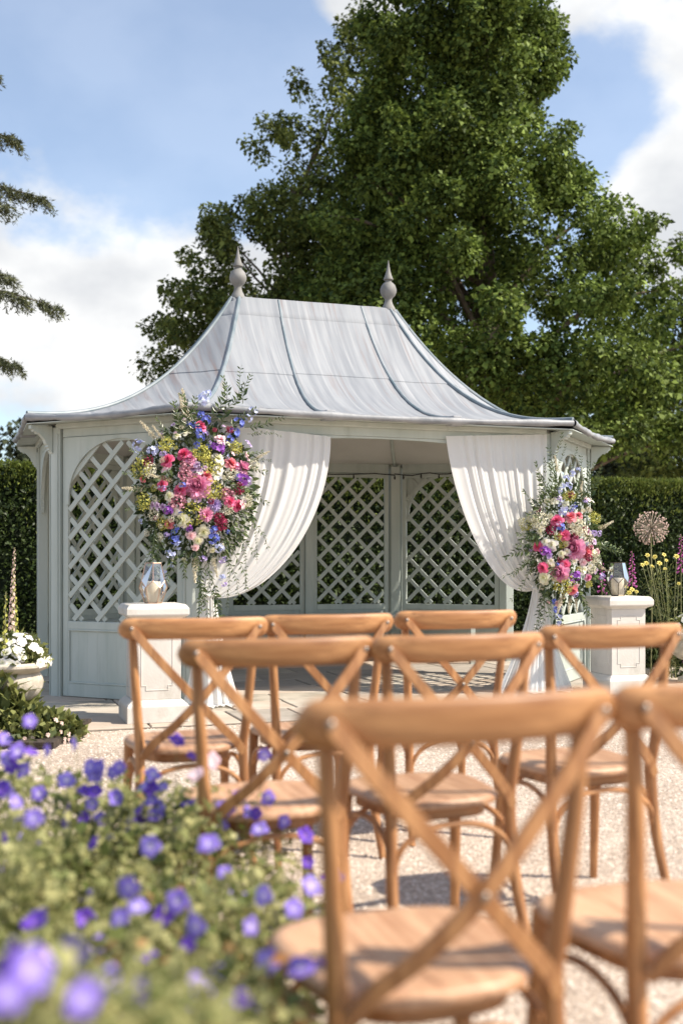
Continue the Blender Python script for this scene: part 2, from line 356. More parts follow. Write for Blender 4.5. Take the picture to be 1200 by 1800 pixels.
# ------------------------------------------------------------------ ground
m = MB(); m.frame_box((-600, -100, -.3), (1200, 0, 0), (0, 1100, 0), (0, 0, .3)); o = m.build('gravel_ground', 'gravel', smooth=False); tag(o, kind='structure')
n = 42000
X = rng.uniform(-1, 1, n); Y = rng.uniform(1.7, 8.2, n) ; Xw = X * (.36 * Y + .25)
keep = ((Xw - GC.x) * GV.x + (Y - GC.y) * GV.y) < -2.63
Xw, Y = Xw[keep], Y[keep]; n = len(Y)
s = rng.uniform(.004, .0095, n); base = np.array([[1, 0, 0], [0, 1, 0], [-1, 0, 0], [0, -1, 0], [0, 0, 1]], float)
ang = rng.uniform(0, 6.28, n); ca, sa = np.cos(ang), np.sin(ang)
V = base[None] * np.stack([s * rng.uniform(.8, 1.5, n), s, s * rng.uniform(.5, 1, n)], 1)[:, None, :]
V = np.stack([V[..., 0] * ca[:, None] - V[..., 1] * sa[:, None], V[..., 0] * sa[:, None] + V[..., 1] * ca[:, None], V[..., 2]], -1) + np.stack([Xw, Y, np.full(n, .0)], 1)[:, None, :]
Q = (np.array([[0, 1, 4], [1, 2, 4], [2, 3, 4], [3, 0, 4]])[None] + (np.arange(n) * 5)[:, None, None]).reshape(-1, 3)
o = link('gravel', np_mesh('gravel', V.reshape(-1, 3), Q, 'pebble')); tag(o, 'loose pale gravel chippings strewn around the chairs', 'gravel', kind='stuff')

# paving flags around and inside the gazebo
pav = MB().frame_box((-4.6, -2.64, -.1), (9.2, 0, 0), (0, 5.3, 0), (0, 0, .106)).build('paving', 'mortar', smooth=False); tag(pav, kind='structure')
pav.location = GC; pav.rotation_euler = (0, 0, GA)
v = -2.64; row = 0
while v < 2.6:
    h = random.choice([.42, .5, .58, .46]); u = -4.6 + random.uniform(-.5, 0)
    while u < 4.6:
        w = random.choice([.45, .6, .75, .9]); g = .007; j = lambda: random.uniform(-.004, .004)
        u0, u1 = max(u, -4.6) + g + j(), min(u + w, 4.6) - g + j()
        if u1 - u0 > .06:
            zz = .016 + random.uniform(-.003, .003); fl = MB()
            q = [(u0 + j(), v + g + j()), (u1 + j(), v + g + j()), (u1 + j(), v + h - g + j()), (u0 + j(), v + h - g + j())]
            e = .006
            V = [(a, b, -.02) for a, b in q] + [(a, b, zz - e) for a, b in q] + [(a + e * (1 if k in (0, 3) else -1), b + e * (1 if k < 2 else -1), zz) for k, (a, b) in enumerate(q)]
            Fc = [(8, 9, 10, 11)]
            for k in range(4): k2 = (k + 1) % 4; Fc += [(k, k2, 4 + k2, 4 + k), (4 + k, 4 + k2, 8 + k2, 8 + k)]
            fl.add(V, Fc).build('flagstone', 'flag%d' % random.randrange(4), pav, smooth=False)
        u += w
    v += h; row += 1

# ------------------------------------------------------------------ gazebo
gz = thing('gazebo', 'pale sage wooden gazebo with lattice walls and swept lead roof', 'gazebo', GC, GA)
ea, ed, eh = 1.555, 1.03, 1.90; ZE, ZR, RR = 2.185, 3.40, .72
INS = .215; tt = INS * math.tan(math.pi / 8)
wa, wd, wh = ea - tt, ed - (INS - tt), eh - INS
def octo(a, d, h): return [(-a, -h), (a, -h), (a + d, -h + d), (a + d, h - d), (a, h), (-a, h), (-a - d, h - d), (-a - d, -h + d)]
EO, WO = octo(ea, ed, eh), octo(wa, wd, wh)
# posts
for k, (u, v) in enumerate(WO):
    a, b = Vector(WO[k - 1]), Vector(WO[(k + 1) % 8]); c = Vector((u, v)); d1 = (a - c).normalized(); d2 = (b - c).normalized()
    nrm = -(d1 + d2).normalized(); tg = Vector((-nrm.y, nrm.x))
    p = MB(); r = .062
    # mitred five-sided corner post
    n1_ = Vector((d1.y, -d1.x)); n1_ = n1_ if n1_.dot(nrm) > 0 else -n1_; n2_ = Vector((d2.y, -d2.x)); n2_ = n2_ if n2_.dot(nrm) > 0 else -n2_
    off = .028; cc = c + nrm * off / math.cos(math.pi / 8)
    poly = [cc, cc + d2 * .085, cc + d2 * .085 - n2_ * .085, cc + d1 * .085 - n1_ * .085, cc + d1 * .085]
    V = [(q.x, q.y, .012) for q in poly] + [(q.x, q.y, 2.10) for q in poly]
    p.add(V, [(0, 1, 2, 3, 4)[::-1], (5, 6, 7, 8, 9)] + [(i, (i + 1) % 5, 5 + (i + 1) % 5, 5 + i) for i in range(5)])
    po = p.build('post', 'paint', gz, smooth=False, bevel=.004)
    for dd, nn in ((d1, n1_), (d2, n2_)):   # thin cover bead down each face
        q = c + nn * (off + .004) + dd * .052
        MB().tube([(q.x, q.y, .02), (q.x, q.y, 2.05)], .007, 6).build('bead', 'paint', po)
    # scrolled eave bracket on the outer corner
    prof = [(0, 2.105), (.215, 2.105), (.215, 2.065), (.195, 2.055), (.185, 2.03), (.165, 2.035), (.155, 2.01), (.135, 2.02), (.105, 1.985), (.075, 1.945), (.062, 1.90), (.045, 1.885), (.05, 1.865), (.03, 1.85), (.032, 1.83), (.012, 1.82), (0, 1.79)]
    br = MB(); wv = .022
    V = []
    for sgn in (-1, 1):
        for r_, z_ in prof: z_ = 2.105 - (2.105 - z_) * .66; q = c + nrm * (off + r_ * .82 + .003) + tg * wv * sgn; V.append((q.x, q.y, z_))
    nP = len(prof); br.add(V, [tuple(range(nP)), tuple(range(nP, 2 * nP))[::-1]] + [(i, i + nP, (i + 1) % nP + nP, (i + 1) % nP) for i in range(nP)])
    br.build('bracket', 'paint', gz, smooth=False)

ZS, ZP, ZT = .60, 1.56, 2.0     # sill, arch spring, arch crown
def wall(p0, p1, kind, subdiv=1):
    p0, p1 = Vector(p0), Vector(p1); t = (p1 - p0).normalized(); nO = Vector((t.y, -t.x)); nO = nO if nO.dot((p0 + p1) / 2) > 0 else -nO
    Ln = (p1 - p0).length
    def P(s, w, z): q = p0 + t * s + nO * w; return (q.x, q.y, z)
    def slab(mb, s0, s1, w0, w1, z0, z1): mb.frame_box(P(s0, w0, z0), Vector(P(s1, w0, z0)) - Vector(P(s0, w0, z0)), Vector(P(s0, w1, z0)) - Vector(P(s0, w0, z0)), (0, 0, z1 - z0))
    # wall plate / frieze above
    fr = MB(); slab(fr, .09, Ln - .09, -.03, .012, 2.02, 2.125); fr.build('frieze', 'paint', gz, smooth=False, bevel=.003)
    co = MB(); slab(co, .05, Ln - .05, .014, .05, 2.085, 2.128); co.build('cornice', 'paint', gz, smooth=False, bevel=.006)
    if kind == 'open':
        a0, a1 = .086, Ln - .086; z_sp, z_cr = 1.83, 2.005
        arch(P, a0, a1, z_sp, z_cr, 2.018, gz, Ln); return
    if kind == 'door':
        arch(P, .086, Ln - .086, 1.56, 1.99, 2.018, gz, Ln); return
    step = (Ln - .172) / subdiv
    for i in range(subdiv):
        s0 = .087 + step * i; s1 = s0 + step
        if i < subdiv - 1: s1 -= .045
        if i > 0: s0 += .045
        if i > 0:
            mp_ = MB(); slab(mp_, s0 - .088, s0 - .002, -.05, .022, .012, 2.019); mp_.build('post', 'paint', gz, smooth=False, bevel=.004)
        f = MB(); st = .05
        slab(f, s0, s0 + st, -.022, .008, .02, 2.018); slab(f, s1 - st, s1, -.022, .008, .02, 2.018)
        slab(f, s0 + st, s1 - st, -.024, .010, .02, .12); slab(f, s0 + st, s1 - st, -.024, .010, ZS - .06, ZS); slab(f, s0 + st, s1 - st, -.022, .006, 1.972, 2.018)
        pan = f.build('lattice_panel', 'paint', gz, smooth=False, bevel=.003)
        nb = max(4, int(round((s1 - s0 - 2 * st) / .095))); bw = (s1 - s0 - 2 * st) / nb
        for j in range(nb):   # tongued boards of the lower panel
            b = MB(); slab(b, s0 + st + j * bw + .0002, s0 + st + (j + 1) * bw - .0002, -.012, -.003, .12, ZS - .06); b.build('board', 'paint', pan, smooth=False, bevel=.0006)
        for (z0, z1, sa_, sb_) in ((.12, .135, s0 + st, s1 - st), (ZS - .075, ZS - .06, s0 + st, s1 - st), (.135, ZS - .075, s0 + st, s0 + st + .014), (.135, ZS - .075, s1 - st - .014, s1 - st)):
            b = MB(); slab(b, sa_, sb_, -.0025, .013, z0, z1); b.build('moulding', 'paint', pan, smooth=False, bevel=.004)
        if subdiv == 1: arch(P, s0 + st - .012, s1 - st + .012, ZP, ZT - .012, 2.016, pan, Ln, w=(.009, .024), name='spandrel')
        # lattice slats: two layers at 45 degrees
        x0, x1, z0, z1 = s0 + st + .001, s1 - st - .001, ZS + .002, 1.971
        pitch = .222; ww = .037
        for layer, sg in ((0, 1), (1, -1)):
            w0 = -.006 - layer * .0135
            lo_ = (x0 - z1) if sg > 0 else (x0 + z0); hi_ = (x1 - z0) if sg > 0 else (x1 + z1)
            c = lo_ + pitch * (.35 if sg > 0 else .6)
            while c < hi_ - .02:
                # x - sg*z = c
                pts = []
                for z in (z0, z1):
                    x = c + sg * z; pts.append((x, z))
                (xa, za), (xb, zb) = pts
                def clip(xa, za, xb, zb):
                    ta, tb = 0., 1.
                    for (den, num) in ((xb - xa, x0 - xa), (xa - xb, xa - x1)):
                        if den > 0: ta = max(ta, num / den)
                        elif den < 0: tb = min(tb, num / den)
                    return ta, tb
                ta, tb = clip(xa, za, xb, zb)
                if tb - ta > .06:
                    A = (xa + (xb - xa) * ta, za + (zb - za) * ta); B = (xa + (xb - xa) * tb, za + (zb - za) * tb)
                    dx, dz = B[0] - A[0], B[1] - A[1]; l = math.hypot(dx, dz); px_, pz_ = -dz / l * ww / 2, dx / l * ww / 2
                    # trim corners inside the frame
                    e = ww / 2; A = (A[0] + dx / l * e * .6, A[1] + dz / l * e * .6); B = (B[0] - dx / l * e * .6, B[1] - dz / l * e * .6)
                    q = [(A[0] - px_, A[1] - pz_), (B[0] - px_, B[1] - pz_), (B[0] + px_, B[1] + pz_), (A[0] + px_, A[1] + pz_)]
                    V = [P(a, w0, z) for a, z in q] + [P(a, w0 + .012, z) for a, z in q]
                    MB().add(V, [(0, 1, 2, 3), (7, 6, 5, 4), (0, 4, 5, 1), (1, 5, 6, 2), (2, 6, 7, 3), (3, 7, 4, 0)]).build('slat', 'paint', pan, smooth=False)
                c += pitch
def arch(P, s0, s1, zsp, zcr, ztop, parent, Ln, w=(-.022, .009), name='arch_header'):
    """board with an elliptical arch cut out of its underside"""
    n = 28; c = (s0 + s1) / 2; a = (s1 - s0) / 2; lip = .03; V = []; Fc = []
    for wv in w:
        for i in range(n + 1):
            th = math.pi * i / n; x = -math.cos(th) * (a - lip); z = zsp + math.sin(th) * (zcr - zsp)
            V.append(P(c + x, wv, z)); V.append(P(c + (x if 0 < i < n else (-a if i == 0 else a)), wv, ztop if 0 < i < n else ztop))
    m_ = 2 * (n + 1)
    for k in range(n):
        i = 2 * k
        Fc += [(i, i + 2, i + 3, i + 1), (m_ + i, m_ + i + 1, m_ + i + 3, m_ + i + 2), (i, m_ + i, m_ + i + 2, i + 2), (i + 1, i + 3, m_ + i + 3, m_ + i + 1)]
    mb = MB().add(V, Fc)
    # side cheeks below the spring line
    for sg, xx in ((1, s0), (-1, s1)):
        q = [P(xx, w[0], zsp - .06), P(xx + sg * lip, w[0], zsp - .06), P(xx + sg * lip, w[0], zsp), P(xx, w[0], ztop)] + [P(xx, w[1], zsp - .06), P(xx + sg * lip, w[1], zsp - .06), P(xx + sg * lip, w[1], zsp), P(xx, w[1], ztop)]
        mb.add(q, [(0, 1, 2, 3), (7, 6, 5, 4), (0, 4, 5, 1), (1, 5, 6, 2), (3, 7, 4, 0)])
    o_ = mb.build(name, 'paint', parent, smooth=False)
    return o_
wall(WO[0], WO[1], 'open')
for k in (1, 3, 5, 7): wall(WO[k], WO[(k + 1) % 8], 'panel')
wall(WO[2], WO[3], 'door'); wall(WO[6], WO[7], 'door'); wall(WO[4], WO[5], 'panel', 3)

# roof
def prof_z(s): return ZE + (ZR - ZE) * (.07 * s + .93 * s ** 2.45)
RT = [(-RR, -.05), (RR, -.05), (RR + .06, -.02), (RR + .06, .02), (RR, .05), (-RR, .05), (-RR - .06, .02), (-RR - .06, -.02)]
def roof_pt(k, fe, fr_, s, lift=0.0):
    e0, e1 = Vector(EO[k]), Vector(EO[(k + 1) % 8]); r0, r1 = Vector(RT[k]), Vector(RT[(k + 1) % 8])
    e = e0.lerp(e1, fe); r = r0.lerp(r1, fr_); p = e.lerp(r, s)
    dip = .030 * math.sin(math.pi * fe) * (1 - s) ** 3
    return Vector((p.x, p.y, prof_z(s) - dip + lift))
roof = MB()
for k in range(8): roof.grid(lambda a, b: roof_pt(k, a, a, b, -.016), 6, 16)
roof = roof.build('roof', 'lead', gz)
bays = {0: ([0, .345, .675, 1], [0, .25, .80, 1]), 4: ([0, .33, .67, 1], [0, .25, .75, 1]), 2: ([0, .5, 1], [0, .5, 1]), 6: ([0, .5, 1], [0, .5, 1])}
for k in range(8):
    fe, fr_ = bays.get(k, ([0, 1], [0, 1]))
    for b in range(len(fe) - 1):
        cuts = [0, .655 + .012 * ((b + k) % 2), .945, 1]
        for c in range(3):
            s0, s1 = cuts[c], cuts[c + 1]; lf = .002 + .009 * c
            def fn(x, y):
                s = s0 + (s1 - s0) * y - (.012 if c and y == 0 else 0)
                a = fe[b] + (fe[b + 1] - fe[b]) * x; r_ = fr_[b] + (fr_[b + 1] - fr_[b]) * x
                wob = .004 * math.sin(7 * a + 9 * s + k) * math.sin(math.pi * x)
                return roof_pt(k, a, r_, s, lf + wob)
            g = MB().grid(fn, 5, 9)
            nb_ = len(g.v)   # turned-down lower lap
            g.v += [(x, y, z - (.013 if c else .012)) for x, y, z in g.v[:6]]
            g.f += [(i + 1, i, nb_ + i, nb_ + i + 1) for i in range(5)]
            g.build('lead_sheet', 'lead', roof)
    for b in range(len(fe) - 1):
        if b == 0 and True:
            pass
        if b > 0:   # standing roll between bays
            path = [roof_pt(k, fe[b], fr_[b], s, .010) for s in np.linspace(.0, 1, 22)]
            MB().tube(path, .0125, 7).build('lead_roll', 'lead_roll', roof)
            e = roof_pt(k, fe[b], fr_[b], .012, .0); w_ = .05; d = (Vector(EO[(k + 1) % 8]) - Vector(EO[k])).normalized(); nn = Vector((d.y, -d.x))
            V = []
            for q, (x_, o_, z_) in enumerate([(-1, .025, -.055), (1, .025, -.055), (.75, .03, .02), (-.75, .03, .02), (-1, -.10, -.05), (1, -.10, -.05), (.6, -.12, .03), (-.6, -.12, .03)]):
                V.append((e.x + d.x * x_ * w_ + nn.x * o_, e.y + d.y * x_ * w_ + nn.y * o_, e.z + z_))
            MB().add(V, [(0, 1, 2, 3), (3, 2, 6, 7), (0, 3, 7, 4), (1, 5, 6, 2), (4, 7, 6, 5), (0, 4, 5, 1)]).build('roll_end', 'lead_edge', roof, smooth=False, bevel=.008)
    path = [roof_pt(k, 0, 0, s, .012) for s in np.linspace(0, 1, 24)]
    MB().tube(path, .017, 8).build('hip_roll', 'lead_roll', roof)
    # dressed lead edge of the eave, slightly uneven
    def edge(x, y):
        p = roof_pt(k, x, x, 0); e0, e1 = Vector(EO[k]), Vector(EO[(k + 1) % 8]); d = (e1 - e0).normalized(); nn = Vector((d.y, -d.x))
        th = R(-100 + 215 * y); r_ = .026 + .004 * math.sin(x * 23 + k) + .003 * math.sin(x * 57)
        q = nn * (math.cos(th) * r_) ; return (p.x + q.x, p.y + q.y, p.z - .020 - r_ * math.sin(-th) * 1.0)
    MB().grid(edge, 26, 8).build('eave_edge', 'lead_edge', roof)
    # soffit board
    e0, e1, w0, w1 = EO[k], EO[(k + 1) % 8], WO[k], WO[(k + 1) % 8]
    MB().add([(*e0, 2.112), (*e1, 2.112), (*w1, 2.129), (*w0, 2.129), (*e0, 2.118), (*e1, 2.118), (*w1, 2.135), (*w0, 2.135)], [(0, 1, 2, 3), (4, 7, 6, 5), (0, 4, 5, 1)]).build('soffit', 'paint', gz, smooth=False)
MB().box(-RR - .065, RR + .065, -.055, .055, ZR - .03, ZR + .012).build('ridge_cap', 'lead', roof, smooth=False, bevel=.012)
# ceiling boards inside
for k in range(8):
    MB().grid(lambda a, b: roof_pt(k, 1 - a, 1 - a, .115 + .60 * b, -.075), 4, 10).build('ceiling', 'ceiling', gz)
    MB().tube([roof_pt(k, 0, 0, q, -.085) for q in np.linspace(.125, .715, 10)], .018, 6).build('rafter', 'paint', gz)
MB().add([tuple(roof_pt(k, 0, 0, .713, -.078)) for k in range(8)], [tuple(range(8))[::-1]]).build('ceiling', 'ceiling', gz, smooth=False)
fp = [(.072, 0), (.072, .02), (.06, .045), (.045, .075), (.036, .11), (.038, .13), (.05, .145), (.072, .17), (.083, .205), (.083, .235), (.07, .275), (.05, .30), (.034, .312), (.032, .33), (.05, .338), (.05, .346), (.036, .38), (.022, .43), (.012, .485), (.003, .55)]
fp = [(r * .92, z * .86) for r, z in fp]
for sg in (-1, 1): MB().lathe(fp, 20, (sg * RR, 0, ZR + .005)).build('finial', 'finial', gz, angle=50)
# bench round the back
BO, BI = octo(wa - .02, wd - .02, wh - .05), octo(wa - .18, wd - .2, wh - .47)
for k in (3, 4, 5):
    a, b, c, d = BO[k], BO[(k + 1) % 8], BI[(k + 1) % 8], BI[k]
    MB().add([(*a, .47), (*b, .47), (*c, .47), (*d, .47), (*a, .50), (*b, .50), (*c, .50), (*d, .50)], [(0, 1, 2, 3), (7, 6, 5, 4), (2, 6, 7, 3), (0, 3, 7, 4), (1, 5, 6, 2)]).build('bench_seat', 'paint', gz, smooth=False, bevel=.004)
    e0, e1 = Vector(BI[k]), Vector(BI[(k + 1) % 8])
    nl = 3 if k == 4 else 2
    for i in range(nl):
        q = e0.lerp(e1, (i + .15) / (nl - .7)); q = q * .975
        MB().box(q.x - .025, q.x + .025, q.y - .025, q.y + .025, .015, .469).build('bench_leg', 'paint', gz, smooth=False)

# festoon lights under the back plate
sl = thing('string_lights', 'thin dark festoon cable with tiny bulbs along the gazebo back wall', 'string lights', GC, GA)
IW = octo(wa - .04, wd - .03, wh - .075); path = []
for k in (3, 4):
    for i in range(13):
        q = Vector(IW[k]).lerp(Vector(IW[k + 1]), i / 12); path.append((q.x, q.y, 2.005 + .012 * math.sin(i * 1.7)))
cb = MB().tube(path, .006, 5).build('cable', 'cable', sl)
bulb = MB().lathe([(.004, 0), (.008, -.012), (.011, -.026), (.008, -.04), (.002, -.046)], 8).mesh('bulb', 'cable')
for i in range(1, len(path), 2): b = link('bulb', bulb, sl); b.location = Vector(path[i]) - Vector((0, 0, .004))

# ------------------------------------------------------------------ curtains
def curtain(name, label, top_out, top_in, tie, c1, c2, foot, seed, vplane):
    t = thing(name, label, 'curtain', GC, GA); rr = random.Random(seed)
    To, Ti, Tp, C1, C2 = [ray_v(*p, vplane) for p in (top_out, top_in, tie, c1, c2)]
    ph = [rr.uniform(0, 6.28) for _ in range(4)]; sg = 1 if Ti.x > To.x else -1
    tw = .11
    def fold(s, amp):
        x = s + .05 * math.sin(5 * s + ph[0]) + .018 * math.sin(17 * s + ph[3])
        amp = amp * (.45 + .9 * abs(math.sin(3.1 * s + ph[2]) * math.sin(7.3 * s + ph[3])) + .25 * math.sin(13 * s + ph[0]) ** 2)
        return 1.15 * amp * (.6 * math.sin(2 * math.pi * 9 * x + ph[1]) + .4 * math.sin(2 * math.pi * 15.5 * x + ph[2]) + .35 * math.sin(2 * math.pi * 4 * x + ph[3]))
    def fn(s, y):
        T = To.lerp(Ti, s); E = Tp + Vector((sg * tw * (s - .5), 0, -.02 * s))
        k = s ** 1.25
        p1o = To.lerp(Tp, .35); p2o = To.lerp(Tp, .75); P1 = Vector((T.x, 0, T.z)).lerp(Vector((T.x, 0, To.lerp(Tp, .3).z)), 1)
        a1 = Vector((T.x + (C1.x - Ti.x) * k, 0, T.z + (C1.z - Ti.z) * (.8 + .2 * k)))
        a2 = Vector((E.x + (C2.x - Tp.x) * k, 0, E.z + .22 * (1 - k) + (C2.z - Tp.z) * k))
        q = (1 - y) ** 3 * T + 3 * (1 - y) ** 2 * y * a1 + 3 * (1 - y) * y * y * a2 + y ** 3 * E
        amp = .0085 * (1 - .5 * y) + .005 * math.sin(math.pi * y)
        w = fold(s, amp) + .06 * math.sin(math.pi * y) * k
        return (q.x, vplane - w - .02, q.z)
    up = MB().grid(fn, 150, 46).build('upper_drape', 'chiffon', t, angle=180)
    f0, f1 = [ray_v(*p, vplane) for p in foot]
    def fl(s, y):
        a = Tp + Vector((sg * tw * (s - .5), 0, 0)); b = f0.lerp(f1, s if sg > 0 else 1 - s)
        e = .25 * y + .75 * y ** 1.6
        x = a.x + (b.x - a.x) * e; z = Tp.z + (.024 - Tp.z) * min(1, y / .93)
        th = 2 * math.pi * s * 1.0
        out = (.05 + .10 * e) * math.sin(math.pi * s)
        if y > .93: out += (y - .93) * 1.6 * (.6 + .5 * math.sin(s * 17 + ph[0])); z = .024 + .012 * abs(math.sin(s * 31 + ph[1]))
        w = fold(s * .8, .007 + .013 * e)
        return (x, vplane - .02 - out - w, z)
    MB().grid(fl, 110, 40).build('lower_drape', 'chiffon', t, angle=180)
    MB().tube([(Tp.x + .05 * math.cos(a), vplane - .03 + .045 * math.sin(a), Tp.z) for a in np.linspace(0, 6.28, 18)], .012, 6).build('tie_band', 'chiffon', t)
    return t
VP = -wh - .03
curtain('curtain', 'white chiffon curtain tied to the gazebo post behind the larger flower arrangement', (356, 742), (580, 768), (366, 1047), (578, 900), (470, 1050), ((318, 1258), (425, 1252)), 3, VP)
curtain('curtain', 'white chiffon curtain swept towards the smaller flower arrangement, pooling on the paving', (958, 764), (782, 767), (943, 1034), (790, 900), (868, 1052), ((862, 1226), (1008, 1222)), 5, VP)

# ------------------------------------------------------------------ pedestals
def pedestal(loc, label):
    t = thing('pedestal', label, 'pedestal', loc, GA, 'stone pedestals beside the gazebo steps')
    def sq(mb, prof):
        V = []; Fc = []
        for r_, z_ in prof: V += [(-r_, -r_, z_), (r_, -r_, z_), (r_, r_, z_), (-r_, r_, z_)]
        for i in range(len(prof) - 1):
            for k in range(4): k2 = (k + 1) % 4; Fc.append((4 * i + k, 4 * i + k2, 4 * i + 4 + k2, 4 * i + 4 + k))
        Fc.append((3, 2, 1, 0)); e = 4 * (len(prof) - 1); Fc.append((e, e + 1, e + 2, e + 3)); return mb.add(V, Fc)
    sq(MB(), [(.200, 0), (.200, .105), (.192, .118), (.180, .128), (.168, .140), (.160, .146)]).build('plinth', 'stone_white', t, smooth=False, bevel=.003)
    sh = sq(MB(), [(.155, .146), (.155, .668)]).build('shaft', 'stone_white', t, smooth=False, bevel=.003)
    for k in range(4):   # raised panel mouldings with notched corners
        a = k * math.pi / 2; c_, s_ = math.cos(a), math.sin(a); w_ = .105; z0, z1, nt_ = .205, .615, .03
        pts = [(-w_ + nt_, z0), (w_ - nt_, z0), (w_ - nt_, z0 + nt_), (w_, z0 + nt_), (w_, z1 - nt_), (w_ - nt_, z1 - nt_), (w_ - nt_, z1), (-w_ + nt_, z1), (-w_ + nt_, z1 - nt_), (-w_, z1 - nt_), (-w_, z0 + nt_), (-w_ + nt_, z0 + nt_)]
        mm = MB(); n_ = len(pts); V = []
        for sc_, d_ in ((1, .1545), (.985, .1580), (.945, .1580), (.93, .1545)):
            for x_, z_ in pts:
                x = x_ * sc_; z = (z_ - .41) * (1 - (1 - sc_) * .5) + .41; V.append((x * c_ + d_ * s_, x * s_ - d_ * c_, z))
        for q in range(3):
            for i in range(n_): i2 = (i + 1) % n_; mm.f.append((q * n_ + i, q * n_ + i2, (q + 1) * n_ + i2, (q + 1) * n_ + i))
        mm.v = V; mm.build('panel_moulding', 'stone_white', sh, smooth=False)
    sq(MB(), [(.160, .668), (.168, .680), (.196, .690), (.203, .700), (.203, .738), (.186, .762), (.176, .766)]).build('cap', 'stone_white', t, smooth=False, bevel=.003)
    return t
PL, PR = Vector((-1.246, 7.354, .016)), Vector((2.22, 8.93, .016))
pedestal(PL, 'cream stone pedestal before the left lattice panel, holding a copper edged lantern')
pedestal(PR, 'cream stone pedestal by the planted border, holding a dark edged lantern')
def lantern(loc, label, metal, rz):
    t = thing('lantern', label, 'lantern', loc, rz, 'geometric glass lanterns'); n = 6
    def ring(r_, z_, o_): return [Vector((r_ * math.cos((k + o_) * 2 * math.pi / n), r_ * math.sin((k + o_) * 2 * math.pi / n), z_)) for k in range(n)]
    B, Lr, Pp, T = ring(.056, .006, 0), ring(.092, .105, 0), ring(.088, .150, .5), ring(.058, .268, .5)
    for k in range(n):
        k2 = (k + 1) % n
        for poly in ([B[k], B[k2], Lr[k2], Pp[k], Lr[k]], [T[k - 1], T[k], Pp[k], Lr[k], Pp[k - 1]]):
            c = sum(poly, Vector()) / 5; MB().add([c + (p - c) * .97 for p in poly], [tuple(range(5))]).build('pane', 'glass', t, smooth=False)
    e = MB(); rr_ = .0030
    for k in range(n):
        k2 = (k + 1) % n
        for a, b in ((B[k], B[k2]), (B[k], Lr[k]), (Lr[k], Pp[k]), (Pp[k], Lr[k2]), (Pp[k], T[k]), (T[k], T[k2])): e.tube([a, b], rr_, 5)
    e.build('metal_frame', metal, t)
    MB().lathe([(.056, 0), (.056, .005)], 6).build('base_plate', metal, t)
    cd = MB().lathe([(.048, .007), (.050, .01), (.050, .140), (.047, .146), (.036, .143), (.002, .142)], 24).build('candle', 'wax', t)
    MB().tube([(0, 0, .145), (.001, 0, .152), (.003, 0, .160)], .0012, 5).build('wick', 'cable', cd)
lantern(PL + Vector((0, 0, .766)), 'copper edged faceted glass lantern with a candle, near the left lattice panel', 'copper', R(8))
lantern(PR + Vector((0, 0, .766)), 'dark edged faceted glass lantern with a candle, in front of the hedge', 'bronze', R(20))

